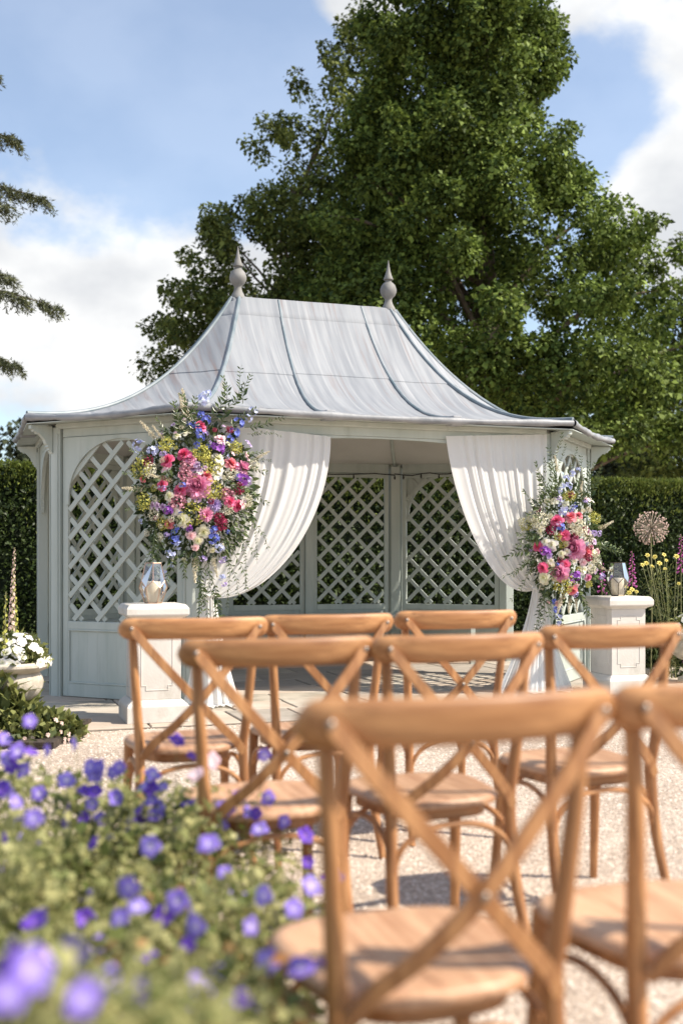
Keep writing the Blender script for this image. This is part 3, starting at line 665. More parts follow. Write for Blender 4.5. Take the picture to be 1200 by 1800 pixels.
# ------------------------------------------------------------------ chairs
def rbox(h, t, n=12, p=3.0):
    out = []
    for k in range(n):
        a = 2 * math.pi * (k + .5) / n; c, s = math.cos(a), math.sin(a)
        out.append((math.copysign(abs(c) ** (2 / p), c) * t, math.copysign(abs(s) ** (2 / p), s) * h))
    return out
def make_chair():
    t = thing('chair', '', 'chair')
    rail = MB(); V = []; st = 29; sec = rbox(1, 1); nS = len(sec)
    for i in range(st):
        x = -.25 + .5 * (.5 - .5 * math.cos(math.pi * i / (st - 1))); ax = abs(x); y = .024 - .052 * (1 - (ax / .25) ** 2)
        hh = .034 * (1 if ax < .215 else max(.06, math.sqrt(max(0, 1 - ((ax - .215) / .0355) ** 2)))) * (1.04 - .1 * ax / .25 * 0)
        th = .0155 * (1 if ax < .235 else max(.25, math.sqrt(max(0, 1 - ((ax - .235) / .0165) ** 2))))
        for a, b in sec: z = .84 + b * hh; V.append((x, y + a * th - b * .006, z))
    rail.v = V
    for i in range(st - 1):
        for k in range(nS): k2 = (k + 1) % nS; rail.f.append((i * nS + k, (i + 1) * nS + k, (i + 1) * nS + k2, i * nS + k2))
    rail.f += [tuple(range(nS)), tuple((st - 1) * nS + k for k in range(nS))[::-1]]
    rl = rail.build('top_rail', 'wood_x', t, angle=60)
    def smooth_path(P, n=16):
        P = [Vector(p) for p in P]; out = []; m_ = len(P)
        for i in range(n + 1):
            f = i / n * (m_ - 1); k = min(int(f), m_ - 2); u = f - k
            p0, p1, p2, p3 = P[max(k - 1, 0)], P[k], P[k + 1], P[min(k + 2, m_ - 1)]
            out.append(.5 * ((2 * p1) + (p2 - p0) * u + (2 * p0 - 5 * p1 + 4 * p2 - p3) * u * u + (3 * p1 - p0 - 3 * p2 + p3) * u ** 3))
        return out
    for sg in (-1, 1):
        P = smooth_path([(sg * .205, .035, .868), (sg * .196, .036, .70), (sg * .180, .058, .50), (sg * .174, .066, .42), (sg * .180, .045, .22), (sg * .194, -.02, 0)], 20)
        MB().tube(P, list(np.interp(np.linspace(0, 1, 21), [0, .3, .55, .8, 1], [.0135, .0155, .0175, .016, .0125])), 12).build('back_leg', 'wood_z', t)
        P = smooth_path([(sg * .172, .368, .425), (sg * .178, .382, .22), (sg * .190, .408, 0)], 10)
        MB().tube(P, list(np.linspace(.019, .0125, 11)), 12).build('front_leg', 'wood_z', t)
        # bent cross strip
        P = smooth_path([(sg * .213, -.012 - .001 * sg, .846), (sg * .155, -.030, .772), (sg * .075, -.040 - .003 * sg, .683), (0, -.040 - .0052 * sg, .600), (-sg * .075, -.020, .520), (-sg * .135, .016, .462), (-sg * .170, .040, .412)], 22)
        r_ = MB(); V = []
        for i, p in enumerate(P):
            tg = (P[min(i + 1, len(P) - 1)] - P[max(i - 1, 0)]).normalized(); nr = Vector((0, -1, 0)); nr = (nr - tg * nr.dot(tg)).normalized(); wd_ = tg.cross(nr)
            hw = .0145 * (1 if 0 < i < len(P) - 1 else .7)
            for a, b in ((-hw, -.0045), (-hw * .85, .0045), (hw * .85, .0045), (hw, -.0045)): V.append(p + wd_ * a + nr * b)
        r_.v = [tuple(q) for q in V]
        for i in range(len(P) - 1):
            for k in range(4): k2 = (k + 1) % 4; r_.f.append((i * 4 + k, i * 4 + k2, i * 4 + 4 + k2, i * 4 + 4 + k))
        r_.f += [(3, 2, 1, 0), tuple(4 * (len(P) - 1) + k for k in range(4))]
        r_.build('cross_strip', 'wood_z', t, angle=50)
    # seat
    def outline(gr, z):
        pts = []
        for k in range(44):
            a = 2 * math.pi * k / 44; c, s = math.cos(a), math.sin(a); x = math.copysign(abs(c) ** .62, c); y = math.copysign(abs(s) ** .62, s)
            w_ = .186 + .022 * y; pts.append((x * (w_ + gr), .232 + y * (.192 + gr), z))
        return pts
    se = MB(); lv = [outline(-.012, .416), outline(.002, .420), outline(.004, .432), outline(-.004, .441), outline(-.022, .4435), outline(-.06, .4405), outline(-.13, .4375)]
    for l in lv: se.v += l
    n_ = 44
    for i in range(len(lv) - 1):
        for k in range(n_): k2 = (k + 1) % n_; se.f.append((i * n_ + k, i * n_ + k2, (i + 1) * n_ + k2, (i + 1) * n_ + k))
    se.f += [tuple(range(n_))[::-1], tuple((len(lv) - 1) * n_ + k for k in range(n_))]
    se.build('seat', 'wood_y', t, angle=55)
    ap = MB(); lo_, hi_ = outline(-.028, .385), outline(-.028, .4155)
    ap.v = lo_ + hi_; ap.f = [(k, (k + 1) % n_, n_ + (k + 1) % n_, n_ + k) for k in range(n_)] + [tuple(range(n_))[::-1]]
    ap.build('apron', 'wood_x', t, angle=55)
    # bentwood hoops under the seat
    A, B = (-.178, .050, .235), (.178, .050, .235); C_, D = (.178, .380, .235), (-.178, .380, .235)
    for p, q in ((A, B), (B, C_), (C_, D), (D, A)):
        p, q = Vector(p), Vector(q); mid = (p + q) / 2; P = []
        for i in range(19):
            a = math.pi * i / 18; x = -math.cos(a) * .5 + .5; P.append(p.lerp(q, x * .96 + .02) + Vector((0, 0, (math.sin(a) ** .62) * .142)))
        MB().tube(P, .0085, 8).build('hoop_brace', 'wood_x', t)
    sc = MB().lathe([(.0062, 0), (.0062, .0015), (.004, .0035), (.001, .0042)], 12).mesh('screw', 'screw')
    for p in ((-.213, -.018, .842), (.213, -.018, .842), (0, -.0505, .600)):
        s_ = link('screw', sc, t); s_.location = p; s_.rotation_euler = (R(90), 0, 0)
    return t
def copy_tree(o, parent=None):
    c = o.copy(); col.objects.link(c); c.parent = parent
    for ch in list(o.children): copy_tree(ch, c)
    return c
chair0 = make_chair(); kids0 = list(chair0.children)
CH = [('A', .180, 1.568, 20, 'nearest wooden crossback chair, blurred, its back filling the lower right foreground'),
      ('G', .648, 1.735, 19, 'wooden crossback chair in the nearest row cut off by the right picture edge'),
      ('B', -.147, 2.715, 18, 'wooden crossback chair standing right behind the purple geraniums, left end of middle row'),
      ('D', .312, 2.845, 22, 'wooden crossback chair in the centre of the three chair middle row'),
      ('I', .805, 3.275, 20, 'wooden crossback chair at the right end of the middle row, below the right pedestal'),
      ('C', -.480, 3.665, 18, 'wooden crossback chair at the left end of the far row, before the left pedestal'),
      ('E', -.042, 3.905, 20, 'wooden crossback chair in the middle of the far row facing the gazebo bench'),
      ('F', .442, 4.205, 17, 'smallest looking wooden crossback chair, right end of the far row, before the right curtain')]
for i, (k, x, y, a, lab) in enumerate(CH):
    c = chair0 if i == 0 else copy_tree(chair0)
    c.location = (x, y, 0); c.rotation_euler = (0, 0, R(a)); tag(c, lab, 'chair', 'wooden crossback chairs set in rows')

# ------------------------------------------------------------------ blooms
def petals_mesh(name, mat, layers, seed=0, ruffle=0, nx=2, ny=3):
    """layers: (count, tilt in degrees from the axis, curl, length, width, inner radius, z0)"""
    rr = random.Random(seed); m = MB()
    for (cnt, tilt, curl, L_, Wd, r0, z0) in layers:
        for c in range(cnt):
            az = 2 * math.pi * (c + rr.uniform(-.2, .2)) / cnt + tilt; ti = R(tilt + rr.uniform(-10, 10)); Ls = L_ * rr.uniform(.88, 1.1)
            def fn(s, t):
                x = (s * 2 - 1); w = Wd * (math.sin(math.pi * (.12 + .72 * t)) ** .7); an = ti + R(curl) * (t - .4)
                r_ = r0 + Ls * t * math.sin(an); z = z0 + Ls * t * math.cos(an); cup = .22 * Wd * x * x
                r_ -= cup * math.cos(an); z += cup * math.sin(an) + ruffle * math.sin(x * 5 + c) * t
                y = x * w; return (r_ * math.cos(az) - y * math.sin(az), r_ * math.sin(az) + y * math.cos(az), z)
            m.grid(fn, nx, ny)
    return m.mesh(name, mat, angle=180)
def quad_cloud(name, mat, n, rad, size, flat=.8, stems=0, seed=1, up=0):
    r_ = np.random.default_rng(seed); P = unit(r_.normal(size=(n, 3))) * (r_.uniform(.35, 1, (n, 1)) ** .5) * rad; P[:, 2] = P[:, 2] * flat + up
    D = unit(r_.normal(size=(n, 3)) + unit(P) * .6); V, Q = leaves(P, D, unit(P + r_.normal(size=(n, 3)) * .4), size * r_.uniform(.7, 1.3, n), .8)
    return np_mesh(name, V, Q, mat)
BL = {}
def bloom_mesh(kind, colr, var=0):
    key = (kind, colr, var)
    if key in BL: return BL[key]
    mt = 'petal_' + colr; sd = var * 13 + 5
    if kind == 'rose': me = petals_mesh('rose', mt, [(3, 4, 30, .75, .22, .02, -.1), (4, 14, 25, .80, .32, .07, -.18), (5, 26, 30, .85, .42, .12, -.28), (5, 42, 45, .92, .50, .14, -.38), (6, 62, 60, .95, .52, .16, -.42)], sd)
    elif kind == 'peony': me = petals_mesh('peony', mt, [(9, 10, -25, .82, .15, .05, -.1), (12, 24, -20, .86, .17, .10, -.15), (14, 40, -15, .88, .18, .12, -.18), (15, 56, 0, .92, .20, .12, -.22), (12, 74, 30, .98, .30, .1, -.28), (9, 92, 40, 1.0, .38, .1, -.32)], sd, .07, 3, 3)
    elif kind == 'dahlia': me = petals_mesh('dahlia', mt, [(8, 8, 10, .75, .10, .02, -.05), (11, 24, 15, .85, .12, .05, -.1), (13, 42, 15, .9, .13, .06, -.12), (14, 60, 20, .95, .14, .06, -.15), (14, 80, 25, 1, .15, .06, -.18)], sd, .02, 2, 2)
    elif kind == 'lisianthus': me = petals_mesh('lisianthus', mt, [(4, 16, 50, .8, .35, .04, -.2), (5, 38, 60, .95, .48, .06, -.3), (5, 58, 60, 1.0, .50, .06, -.34)], sd, .04)
    elif kind == 'anemone': me = petals_mesh('anemone', mt, [(7, 66, 30, .95, .34, .06, 0)], sd, .02)
    elif kind in ('delphinium', 'stock'):
        m = MB(); rr = random.Random(sd)
        for q in range(9 if kind == 'delphinium' else 12):
            d = Vector((rr.gauss(0, 1), rr.gauss(0, 1), rr.gauss(.5, .8))).normalized(); p = d * rr.uniform(.35, .75); rot = d.to_track_quat('Z', 'Y').to_matrix()
            L_ = rr.uniform(.34, .48)
            for c in range(6):
                az = c * math.pi / 3 + q; ti = R(62)
                for_ = [Vector((0, 0, 0)), Vector((.55 * L_ * math.sin(ti), -.34 * L_, .5 * L_ * math.cos(ti))), Vector((L_ * math.sin(ti), 0, L_ * math.cos(ti) * .7)), Vector((.55 * L_ * math.sin(ti), .34 * L_, .5 * L_ * math.cos(ti)))]
                rz = Matrix.Rotation(az, 3, 'Z'); m.add([p + rot @ (rz @ v_) for v_ in for_], [(0, 1, 2, 3)])
        me = m.mesh(kind, mt, smooth=False)
    elif kind == 'alchemilla': me = quad_cloud('alchemilla', mt, 230, 1.0, .20, .7, seed=sd)
    elif kind == 'carnation':
        me = quad_cloud('sweet_william', mt, 150, .95, .34, .8, seed=sd)
    elif kind == 'plume':
        r_ = np.random.default_rng(sd); n_ = 420; t_ = r_.uniform(0, 1, n_) ** .8; rad = .30 * (1 - t_) + .03
        side = (r_.integers(0, 9, n_) / 9 * 6.28) + t_ * 9; rr_ = rad * r_.uniform(.1, 1, n_)
        P = np.stack([np.cos(side) * rr_, np.sin(side) * rr_, t_ * 2.0 - .4 + rr_ * .6], 1)
        P[:, 0] += .22 * t_ ** 2; D = unit(r_.normal(size=(n_, 3)) + np.array([0, 0, .8])); V, Q = leaves(P, D, unit(r_.normal(size=(n_, 3))), .13 * r_.uniform(.6, 1.2, n_), .5)
        me = np_mesh('astilbe_plume', V, Q, mt)
    BL[key] = me; return me
NAMES = {'rose': 'rose', 'peony': 'peony', 'dahlia': 'dahlia', 'lisianthus': 'lisianthus', 'anemone': 'anemone', 'delphinium': 'delphinium', 'stock': 'stock_flower', 'alchemilla': 'ladys_mantle', 'carnation': 'sweet_william', 'plume': 'astilbe_plume'}

SPR = []
def sprig(n_pairs, L_, bend, leaf, seed, mat='leaf_arr', wid=.34):
    rr = np.random.default_rng(seed); t_ = np.linspace(0, 1, 9)
    P = np.stack([.06 * L_ * np.sin(t_ * 5 + seed), L_ * t_, -bend * L_ * t_ ** 2], 1)
    m = MB().tube([tuple(p) for p in P], [.0022 * (1 - .7 * x) for x in t_], 4)
    B_, D_, N_, S_ = [], [], [], []
    for i in range(n_pairs):
        f = .12 + .86 * i / n_pairs; p = np.array([np.interp(f, t_, P[:, k]) for k in range(3)]); q = np.array([np.interp(f + .03, t_, P[:, k]) for k in range(3)]); tg = (q - p) / (np.linalg.norm(q - p) + 1e-9)
        for sg in ((1,) if i % 2 else (-1,)) if rr.random() < .25 else (1, -1):
            sd = np.cross(tg, [0, 0, 1]); d = tg * .65 + sd * sg * rr.uniform(.5, .95) + rr.normal(size=3) * .22
            B_.append(p); D_.append(d); N_.append(np.array([0, 0, 1.]) + rr.normal(size=3) * .5); S_.append(leaf * rr.uniform(.7, 1.2) * (1 - .45 * f))
    V, Q = leaves(np.array(B_), np.array(D_), np.array(N_), np.array(S_), wid, .06)
    o = len(m.v); m.v += [tuple(v_) for v_ in V]; m.f += [tuple(int(x) + o for x in q) for q in Q]
    return m.mesh('leaf_sprig', mat, smooth=False)
for sd, (np_, L_, bd, lf) in enumerate([(10, .26, .18, .042), (13, .34, .35, .040), (8, .20, .1, .050), (15, .40, .55, .034), (11, .30, -.1, .036), (9, .24, .3, .060)]): SPR.append(sprig(np_, L_, bd, lf, sd))

def arrangement(label, cpx, origin, scale, rpx, vbase, blooms, sprigs, fill, seed):
    rr = random.Random(seed); blooms = list(blooms)
    for _ in range(70 if cpx[0] < 600 else 46):      # small filler flowers between the large ones
        a = rr.uniform(0, 6.283); q = math.sqrt(rr.random()) * .98; kd, cl_ = rr.choice([('anemone', 'mauve'), ('anemone', 'white'), ('anemone', 'palepink'), ('alchemilla', 'lime'), ('alchemilla', 'cream'), ('delphinium', 'blue'), ('delphinium', 'paleblue'), ('carnation', 'burgundy'), ('carnation', 'cream'), ('stock', 'lilac'), ('lisianthus', 'cream'), ('alchemilla', 'plume')])
        blooms.append((kd, cl_, (cpx[0] + math.cos(a) * q * rpx[0] - origin[0]) * scale, (cpx[1] + math.sin(a) * q * rpx[1] - origin[1]) * scale, rr.uniform(14, 26) * scale / 4.5)); r_ = np.random.default_rng(seed)
    c_loc = ray_v(*cpx, vbase); root = thing('flower_arrangement', label, 'flower arrangement', G(c_loc.x, c_loc.y, c_loc.z), GA)
    def pt(x, y, lift=0):
        px, py = origin[0] + x / scale, origin[1] + y / scale
        rn = math.hypot((px - cpx[0]) / rpx[0], (py - cpx[1]) / rpx[1])
        off = .17 + .15 * math.sqrt(max(0, 1 - min(rn, 1) ** 2)) + lift
        return ray_v(px, py, vbase - off) - c_loc, rn
    pxm = 8.1 / F if cpx[0] < 600 else 8.95 / F
    for i, (kind, colr, x, y, rad) in enumerate(blooms):
        p, rn = pt(x, y, rr.uniform(-.015, .025)); b = link(NAMES[kind], bloom_mesh(kind, colr, i % 2), root)
        d = Vector((p.x * 1.5, -.32, p.z * .9 + .10)) + Vector((rr.uniform(-.1, .1), 0, rr.uniform(-.1, .1)))
        if kind == 'plume': d = Vector((p.x * 3.2, -.08, p.z * 2.6 + .05))
        b.location = p; b.rotation_euler = d.to_track_quat('Z', 'Y').to_euler(); s_ = rad / scale * pxm * rr.uniform(1.12, 1.3)
        if kind == 'plume': s_ *= 1.25
        b.scale = (s_, s_, s_)
    for (x, y, dx, dy, k, sc_) in sprigs:
        p, rn = pt(x, y, -.02); b = link('leaf_sprig', SPR[k], root); b.location = p
        yv = Vector((dx, -.25, -dy)).normalized(); zv = Vector((0, -1, .5)); xv = yv.cross(zv).normalized(); zv = xv.cross(yv)
        mt = Matrix((xv, yv, zv)).transposed(); b.rotation_euler = mt.to_euler(); b.scale = (sc_ * 1.28,) * 3
    # leafy heart of the arrangement
    P, D = [], []
    n_ = fill
    for _ in range(n_):
        a = rr.uniform(0, 6.283); q = math.sqrt(rr.random()) * 1.0; px, py = cpx[0] + math.cos(a) * q * rpx[0] * .95, cpx[1] + math.sin(a) * q * rpx[1] * .88
        off = .04 + (.22 * math.sqrt(max(0, 1 - q * q)) + .03) * rr.random() ** .5
        p = ray_v(px, py, vbase - off) - c_loc; P.append(p); D.append((p.x * 2 + rr.gauss(0, .3), -.25 + rr.gauss(0, .25), p.z * 1.6 + rr.gauss(0, .35)))
    P, D = np.array(P), np.array(D); V, Q = leaves(P, D, unit(r_.normal(size=(n_, 3)) * .6 + np.array([0, -.6, .7])), r_.uniform(.03, .068, n_), .42)
    o = link('foliage', np_mesh('foliage', V, Q, 'leaf_arr'), root); tag(o, kind='stuff')
    return root
Lb = [('alchemilla', 'cream', 446, 262, 52), ('alchemilla', 'plume', 430, 225, 44), ('delphinium', 'blue', 480, 300, 40), ('lisianthus', 'cream', 455, 300, 34), ('peony', 'pink', 525, 780, 80), ('peony', 'pink', 895, 635, 52), ('dahlia', 'pink', 600, 1010, 52),
 ('rose', 'hotpink', 285, 578, 44), ('rose', 'hotpink', 415, 528, 48), ('rose', 'coral', 597, 702, 42), ('rose', 'hotpink', 390, 808, 42), ('rose', 'coral', 797, 600, 42), ('rose', 'hotpink', 545, 305, 40), ('rose', 'hotpink', 790, 905, 38), ('rose', 'pink', 470, 565, 36), ('rose', 'coral', 300, 1085, 32), ('lisianthus', 'palepink', 475, 1178, 36), ('rose', 'hotpink', 245, 775, 34), ('rose', 'hotpink', 850, 940, 40), ('rose', 'coral', 95, 725, 26),
 ('carnation', 'speckle', 370, 905, 60), ('carnation', 'speckle', 765, 860, 54), ('carnation', 'burgundy', 715, 1085, 50), ('carnation', 'speckle', 425, 690, 46), ('carnation', 'speckle', 450, 605, 44), ('carnation', 'burgundy', 135, 590, 38), ('carnation', 'burgundy', 860, 800, 40), ('carnation', 'burgundy', 700, 1040, 36),
 ('stock', 'purple', 690, 490, 56), ('dahlia', 'lilac', 665, 930, 46), ('stock', 'purple', 880, 735, 54), ('stock', 'lilac', 925, 745, 36), ('stock', 'purple', 300, 975, 40), ('stock', 'purple', 470, 1120, 36), ('stock', 'lilac', 290, 1165, 26),
 ('delphinium', 'blue', 555, 215, 50), ('delphinium', 'blue', 592, 262, 42), ('delphinium', 'blue', 535, 340, 44), ('delphinium', 'blue', 555, 400, 34), ('delphinium', 'blue', 530, 465, 34), ('delphinium', 'blue', 820, 365, 46), ('delphinium', 'blue', 790, 412, 38), ('delphinium', 'blue', 855, 285, 46), ('delphinium', 'paleblue', 930, 240, 40), ('delphinium', 'paleblue', 965, 195, 46), ('delphinium', 'paleblue', 580, 105, 58), ('delphinium', 'paleblue', 605, 55, 36),
 ('delphinium', 'paleblue', 70, 468, 56), ('delphinium', 'paleblue', 172, 510, 46), ('delphinium', 'paleblue', 220, 490, 34), ('delphinium', 'lilac', 260, 535, 34), ('delphinium', 'blue', 365, 1150, 46), ('delphinium', 'blue', 345, 1205, 40), ('delphinium', 'paleblue', 380, 1250, 40), ('delphinium', 'paleblue', 318, 1315, 42), ('delphinium', 'paleblue', 325, 1400, 28), ('delphinium', 'paleblue', 262, 1458, 28), ('delphinium', 'paleblue', 272, 1515, 22), ('delphinium', 'blue', 655, 1195, 50), ('delphinium', 'blue', 660, 1130, 40), ('delphinium', 'paleblue', 700, 1270, 46), ('delphinium', 'lilac', 735, 1365, 38), ('delphinium', 'paleblue', 720, 1500, 36), ('delphinium', 'lilac', 742, 1560, 26), ('delphinium', 'lilac', 575, 1350, 34),
 ('lisianthus', 'cream', 690, 560, 48), ('anemone', 'cream', 675, 695, 38), ('lisianthus', 'cream', 400, 1050, 48), ('lisianthus', 'cream', 575, 1150, 52), ('lisianthus', 'cream', 430, 350, 36), ('lisianthus', 'palepink', 710, 410, 40), ('lisianthus', 'cream', 300, 860, 34), ('lisianthus', 'white', 350, 985, 32), ('lisianthus', 'white', 700, 650, 34), ('lisianthus', 'palepink', 510, 1275, 28), ('lisianthus', 'cream', 530, 1220, 34),
 ('anemone', 'mauve', 215, 940, 30), ('anemone', 'mauve', 255, 950, 26), ('anemone', 'mauve', 175, 935, 26), ('anemone', 'mauve', 530, 890, 28), ('anemone', 'mauve', 520, 615, 26), ('anemone', 'mauve', 545, 655, 26), ('anemone', 'mauve', 625, 755, 26), ('anemone', 'mauve', 495, 650, 24), ('anemone', 'palepink', 915, 550, 34), ('anemone', 'palepink', 270, 660, 26), ('anemone', 'lilac', 930, 450, 30), ('anemone', 'palepink', 880, 930, 32),
 ('alchemilla', 'lime', 480, 1000, 84), ('alchemilla', 'lime', 560, 520, 60), ('alchemilla', 'lime', 640, 620, 70), ('alchemilla', 'lime', 830, 475, 52), ('alchemilla', 'lime', 80, 640, 70), ('alchemilla', 'lime', 280, 455, 50), ('alchemilla', 'lime', 660, 815, 64), ('alchemilla', 'lime', 100, 910, 60), ('alchemilla', 'lime', 250, 1080, 50), ('alchemilla', 'cream', 800, 690, 50), ('alchemilla', 'cream', 770, 970, 40), ('alchemilla', 'cream', 980, 620, 44), ('alchemilla', 'cream', 930, 900, 44), ('alchemilla', 'cream', 150, 660, 50), ('alchemilla', 'cream', 180, 1010, 44),
 ('plume', 'plume', 190, 395, 62), ('plume', 'plume', 250, 400, 50), ('plume', 'plume', 440, 215, 80), ('plume', 'plume', 300, 740, 62), ('plume', 'plume', 90, 810, 60), ('plume', 'plume', 515, 1370, 66), ('plume', 'plume', 655, 1370, 54), ('plume', 'plume', 410, 180, 50), ('plume', 'plume', 1000, 560, 46)]
Ls = [(450, 400, -.1, -1, 5, 1), (470, 380, .1, -1, 2, 1.1), (420, 380, -.3, -1, 2, 1), (800, 170, .25, -1, 0, .95), (760, 180, -.1, -1, 5, .8), (870, 130, .3, -1, 2, .9), (640, 300, .3, -1, 5, 1), (400, 430, -.2, -1, 5, .9), (480, 430, .1, -1, 5, .9), (700, 300, .5, -.8, 2, 1), (900, 320, 1, -.3, 0, .95), (920, 360, 1, -.05, 1, .6), (780, 330, .6, -.5, 2, 1),
 (860, 920, .7, .9, 1, .9), (900, 980, .5, 1, 3, .7), (790, 1050, .6, .9, 0, 1), (760, 1150, .4, 1, 1, 1), (820, 1180, .45, 1, 3, .75), (700, 1230, .3, 1, 3, .9), (760, 1270, .25, 1, 1, .8), (600, 1330, -.05, 1, 3, .9), (610, 1450, .2, 1, 3, .95), (560, 1430, .05, 1, 1, 1), (640, 1560, .3, 1, 1, .8), (600, 1400, -.3, 1, 0, .9), (560, 1550, -.1, 1, 2, .9), (660, 1600, .1, 1, 2, .9),
 (240, 1080, -.35, 1, 1, 1), (200, 1120, -.4, 1, 3, .75), (270, 1150, -.3, 1, 0, 1), (330, 1270, -.2, 1, 2, 1), (200, 1200, -.2, 1, 2, .9), (150, 880, -.9, .4, 2, .8), (150, 700, -1, -.1, 2, .8), (200, 560, -1, -.3, 2, .8), (330, 420, -.6, -.8, 2, .8), (840, 640, 1, .1, 2, .9), (870, 820, .9, .4, 2, .9), (940, 560, 1, .1, 0, .5), (430, 1270, 0, 1, 5, .7), (500, 1240, .1, 1, 2, .8), (330, 640, -.3, .2, 2, .8), (700, 740, .5, .1, 5, .7), (440, 940, -.3, .5, 5, .7), (820, 560, .8, -.3, 5, .7), (180, 790, -1, .1, 5, .7)]
arrangement('large cascading flower arrangement of pink, blue and lime blooms on the left gazebo post', (346, 865), (230, 680), 4.5, (108, 135), -wh - .05, Lb, Ls, 2200, 21)
Rb = [('peony', 'pink', 685, 1000, 98), ('peony', 'pink', 550, 1235, 70), ('rose', 'hotpink', 530, 730, 46), ('rose', 'hotpink', 605, 870, 46), ('rose', 'hotpink', 345, 980, 44), ('rose', 'hotpink', 393, 1190, 44), ('rose', 'hotpink', 612, 1160, 40), ('rose', 'coral', 665, 695, 44), ('rose', 'coral', 745, 682, 32), ('rose', 'coral', 685, 1412, 42), ('rose', 'coral', 820, 1040, 52), ('rose', 'pink', 840, 1285, 28), ('lisianthus', 'palepink', 790, 1140, 32), ('rose', 'palepink', 545, 1535, 28),
 ('stock', 'purple', 430, 1025, 52), ('stock', 'purple', 715, 1270, 60), ('stock', 'lilac', 885, 860, 40), ('stock', 'lilac', 940, 860, 32), ('stock', 'lilac', 960, 1265, 40), ('carnation', 'burgundy', 480, 820, 44), ('carnation', 'burgundy', 840, 1095, 36), ('carnation', 'burgundy', 690, 890, 40),
 ('delphinium', 'blue', 562, 800, 54), ('delphinium', 'paleblue', 605, 610, 64), ('delphinium', 'paleblue', 635, 410, 54), ('delphinium', 'paleblue', 690, 285, 38), ('delphinium', 'paleblue', 625, 330, 36), ('delphinium', 'paleblue', 575, 445, 34), ('delphinium', 'lilac', 550, 530, 32), ('delphinium', 'paleblue', 690, 615, 32), ('delphinium', 'paleblue', 590, 670, 40), ('delphinium', 'blue', 545, 1585, 46), ('delphinium', 'paleblue', 555, 1650, 36), ('delphinium', 'paleblue', 560, 1720, 34), ('delphinium', 'paleblue', 735, 250, 28), ('delphinium', 'blue', 510, 1510, 30),
 ('lisianthus', 'white', 485, 970, 50), ('lisianthus', 'cream', 410, 1285, 50), ('lisianthus', 'cream', 470, 1170, 48), ('lisianthus', 'white', 790, 1210, 42), ('lisianthus', 'cream', 870, 1030, 40), ('lisianthus', 'palepink', 925, 1035, 36), ('lisianthus', 'white', 420, 940, 36), ('anemone', 'lilac', 465, 1075, 28), ('anemone', 'white', 850, 1170, 30), ('anemone', 'palepink', 860, 990, 28),
 ('alchemilla', 'lime', 240, 770, 60), ('alchemilla', 'lime', 600, 1345, 84), ('alchemilla', 'lime', 650, 500, 58), ('alchemilla', 'lime', 900, 710, 56), ('alchemilla', 'lime', 590, 960, 38), ('alchemilla', 'cream', 370, 740, 74), ('alchemilla', 'cream', 300, 700, 50), ('alchemilla', 'cream', 740, 800, 90), ('alchemilla', 'cream', 800, 900, 80), ('alchemilla', 'cream', 690, 760, 60), ('alchemilla', 'cream', 900, 1090, 54), ('alchemilla', 'cream', 870, 1200, 50), ('alchemilla', 'lime', 540, 890, 36), ('alchemilla', 'cream', 195, 745, 40),
 ('plume', 'plume', 960, 805, 62), ('plume', 'plume', 590, 1460, 72), ('plume', 'plume', 940, 1170, 54), ('plume', 'plume', 660, 1500, 50), ('plume', 'plume', 760, 480, 46), ('plume', 'plume', 540, 250, 54), ('plume', 'plume', 720, 1500, 46)]
Rs = [(500, 560, -.1, -1, 0, 1.0), (480, 420, -.05, -1, 0, 1.0), (490, 300, .02, -1, 4, .95), (440, 520, -.35, -1, 4, .9), (420, 620, -.5, -1, 4, 1), (470, 650, -.3, -1, 0, 1), (540, 300, .05, -1, 4, .7), (430, 440, -.5, -1, 2, 1), (390, 640, -.8, -.7, 2, 1), (780, 640, .25, -1, 4, 1), (800, 470, .15, -1, 0, .8), (790, 560, .3, -1, 4, .9), (830, 560, .5, -1, 2, .9), (820, 400, .3, -1, 2, .8), (740, 420, .1, -1, 0, .8), (660, 330, 0, -1, 4, .7),
 (390, 860, -1, .0, 2, 1), (380, 900, -1, .25, 2, 1), (330, 1020, -1, .1, 5, .9), (360, 1090, -1, .4, 0, .9), (340, 1160, -.8, .8, 1, .8), (380, 1120, -1, .2, 1, .8), (460, 1320, -.3, 1, 1, 1), (440, 1380, -.4, 1, 1, .9), (430, 1450, -.5, 1, 0, .9), (480, 1280, -.2, 1, 0, 1), (880, 960, 1, .3, 2, 1), (930, 940, 1, .2, 5, .8), (880, 1240, .6, .8, 2, .9), (720, 1380, .4, 1, 2, 1), (740, 1440, .5, .9, 2, .9), (560, 1650, .1, 1, 2, .7), (520, 1620, -.2, 1, 2, .8), (480, 780, -.6, -.3, 5, .8), (430, 860, -.8, .1, 5, .8), (540, 1080, -.2, .4, 5, .8), (640, 1090, .1, .5, 5, .7), (680, 640, .2, -1, 5, .8), (560, 560, -.2, -1, 5, .9)]
arrangement('tall slender flower arrangement with a big pink peony on the right gazebo post', (990, 955), (880, 780), 5.4545, (66, 118), -wh - .05, Rb, Rs, 1400, 33)

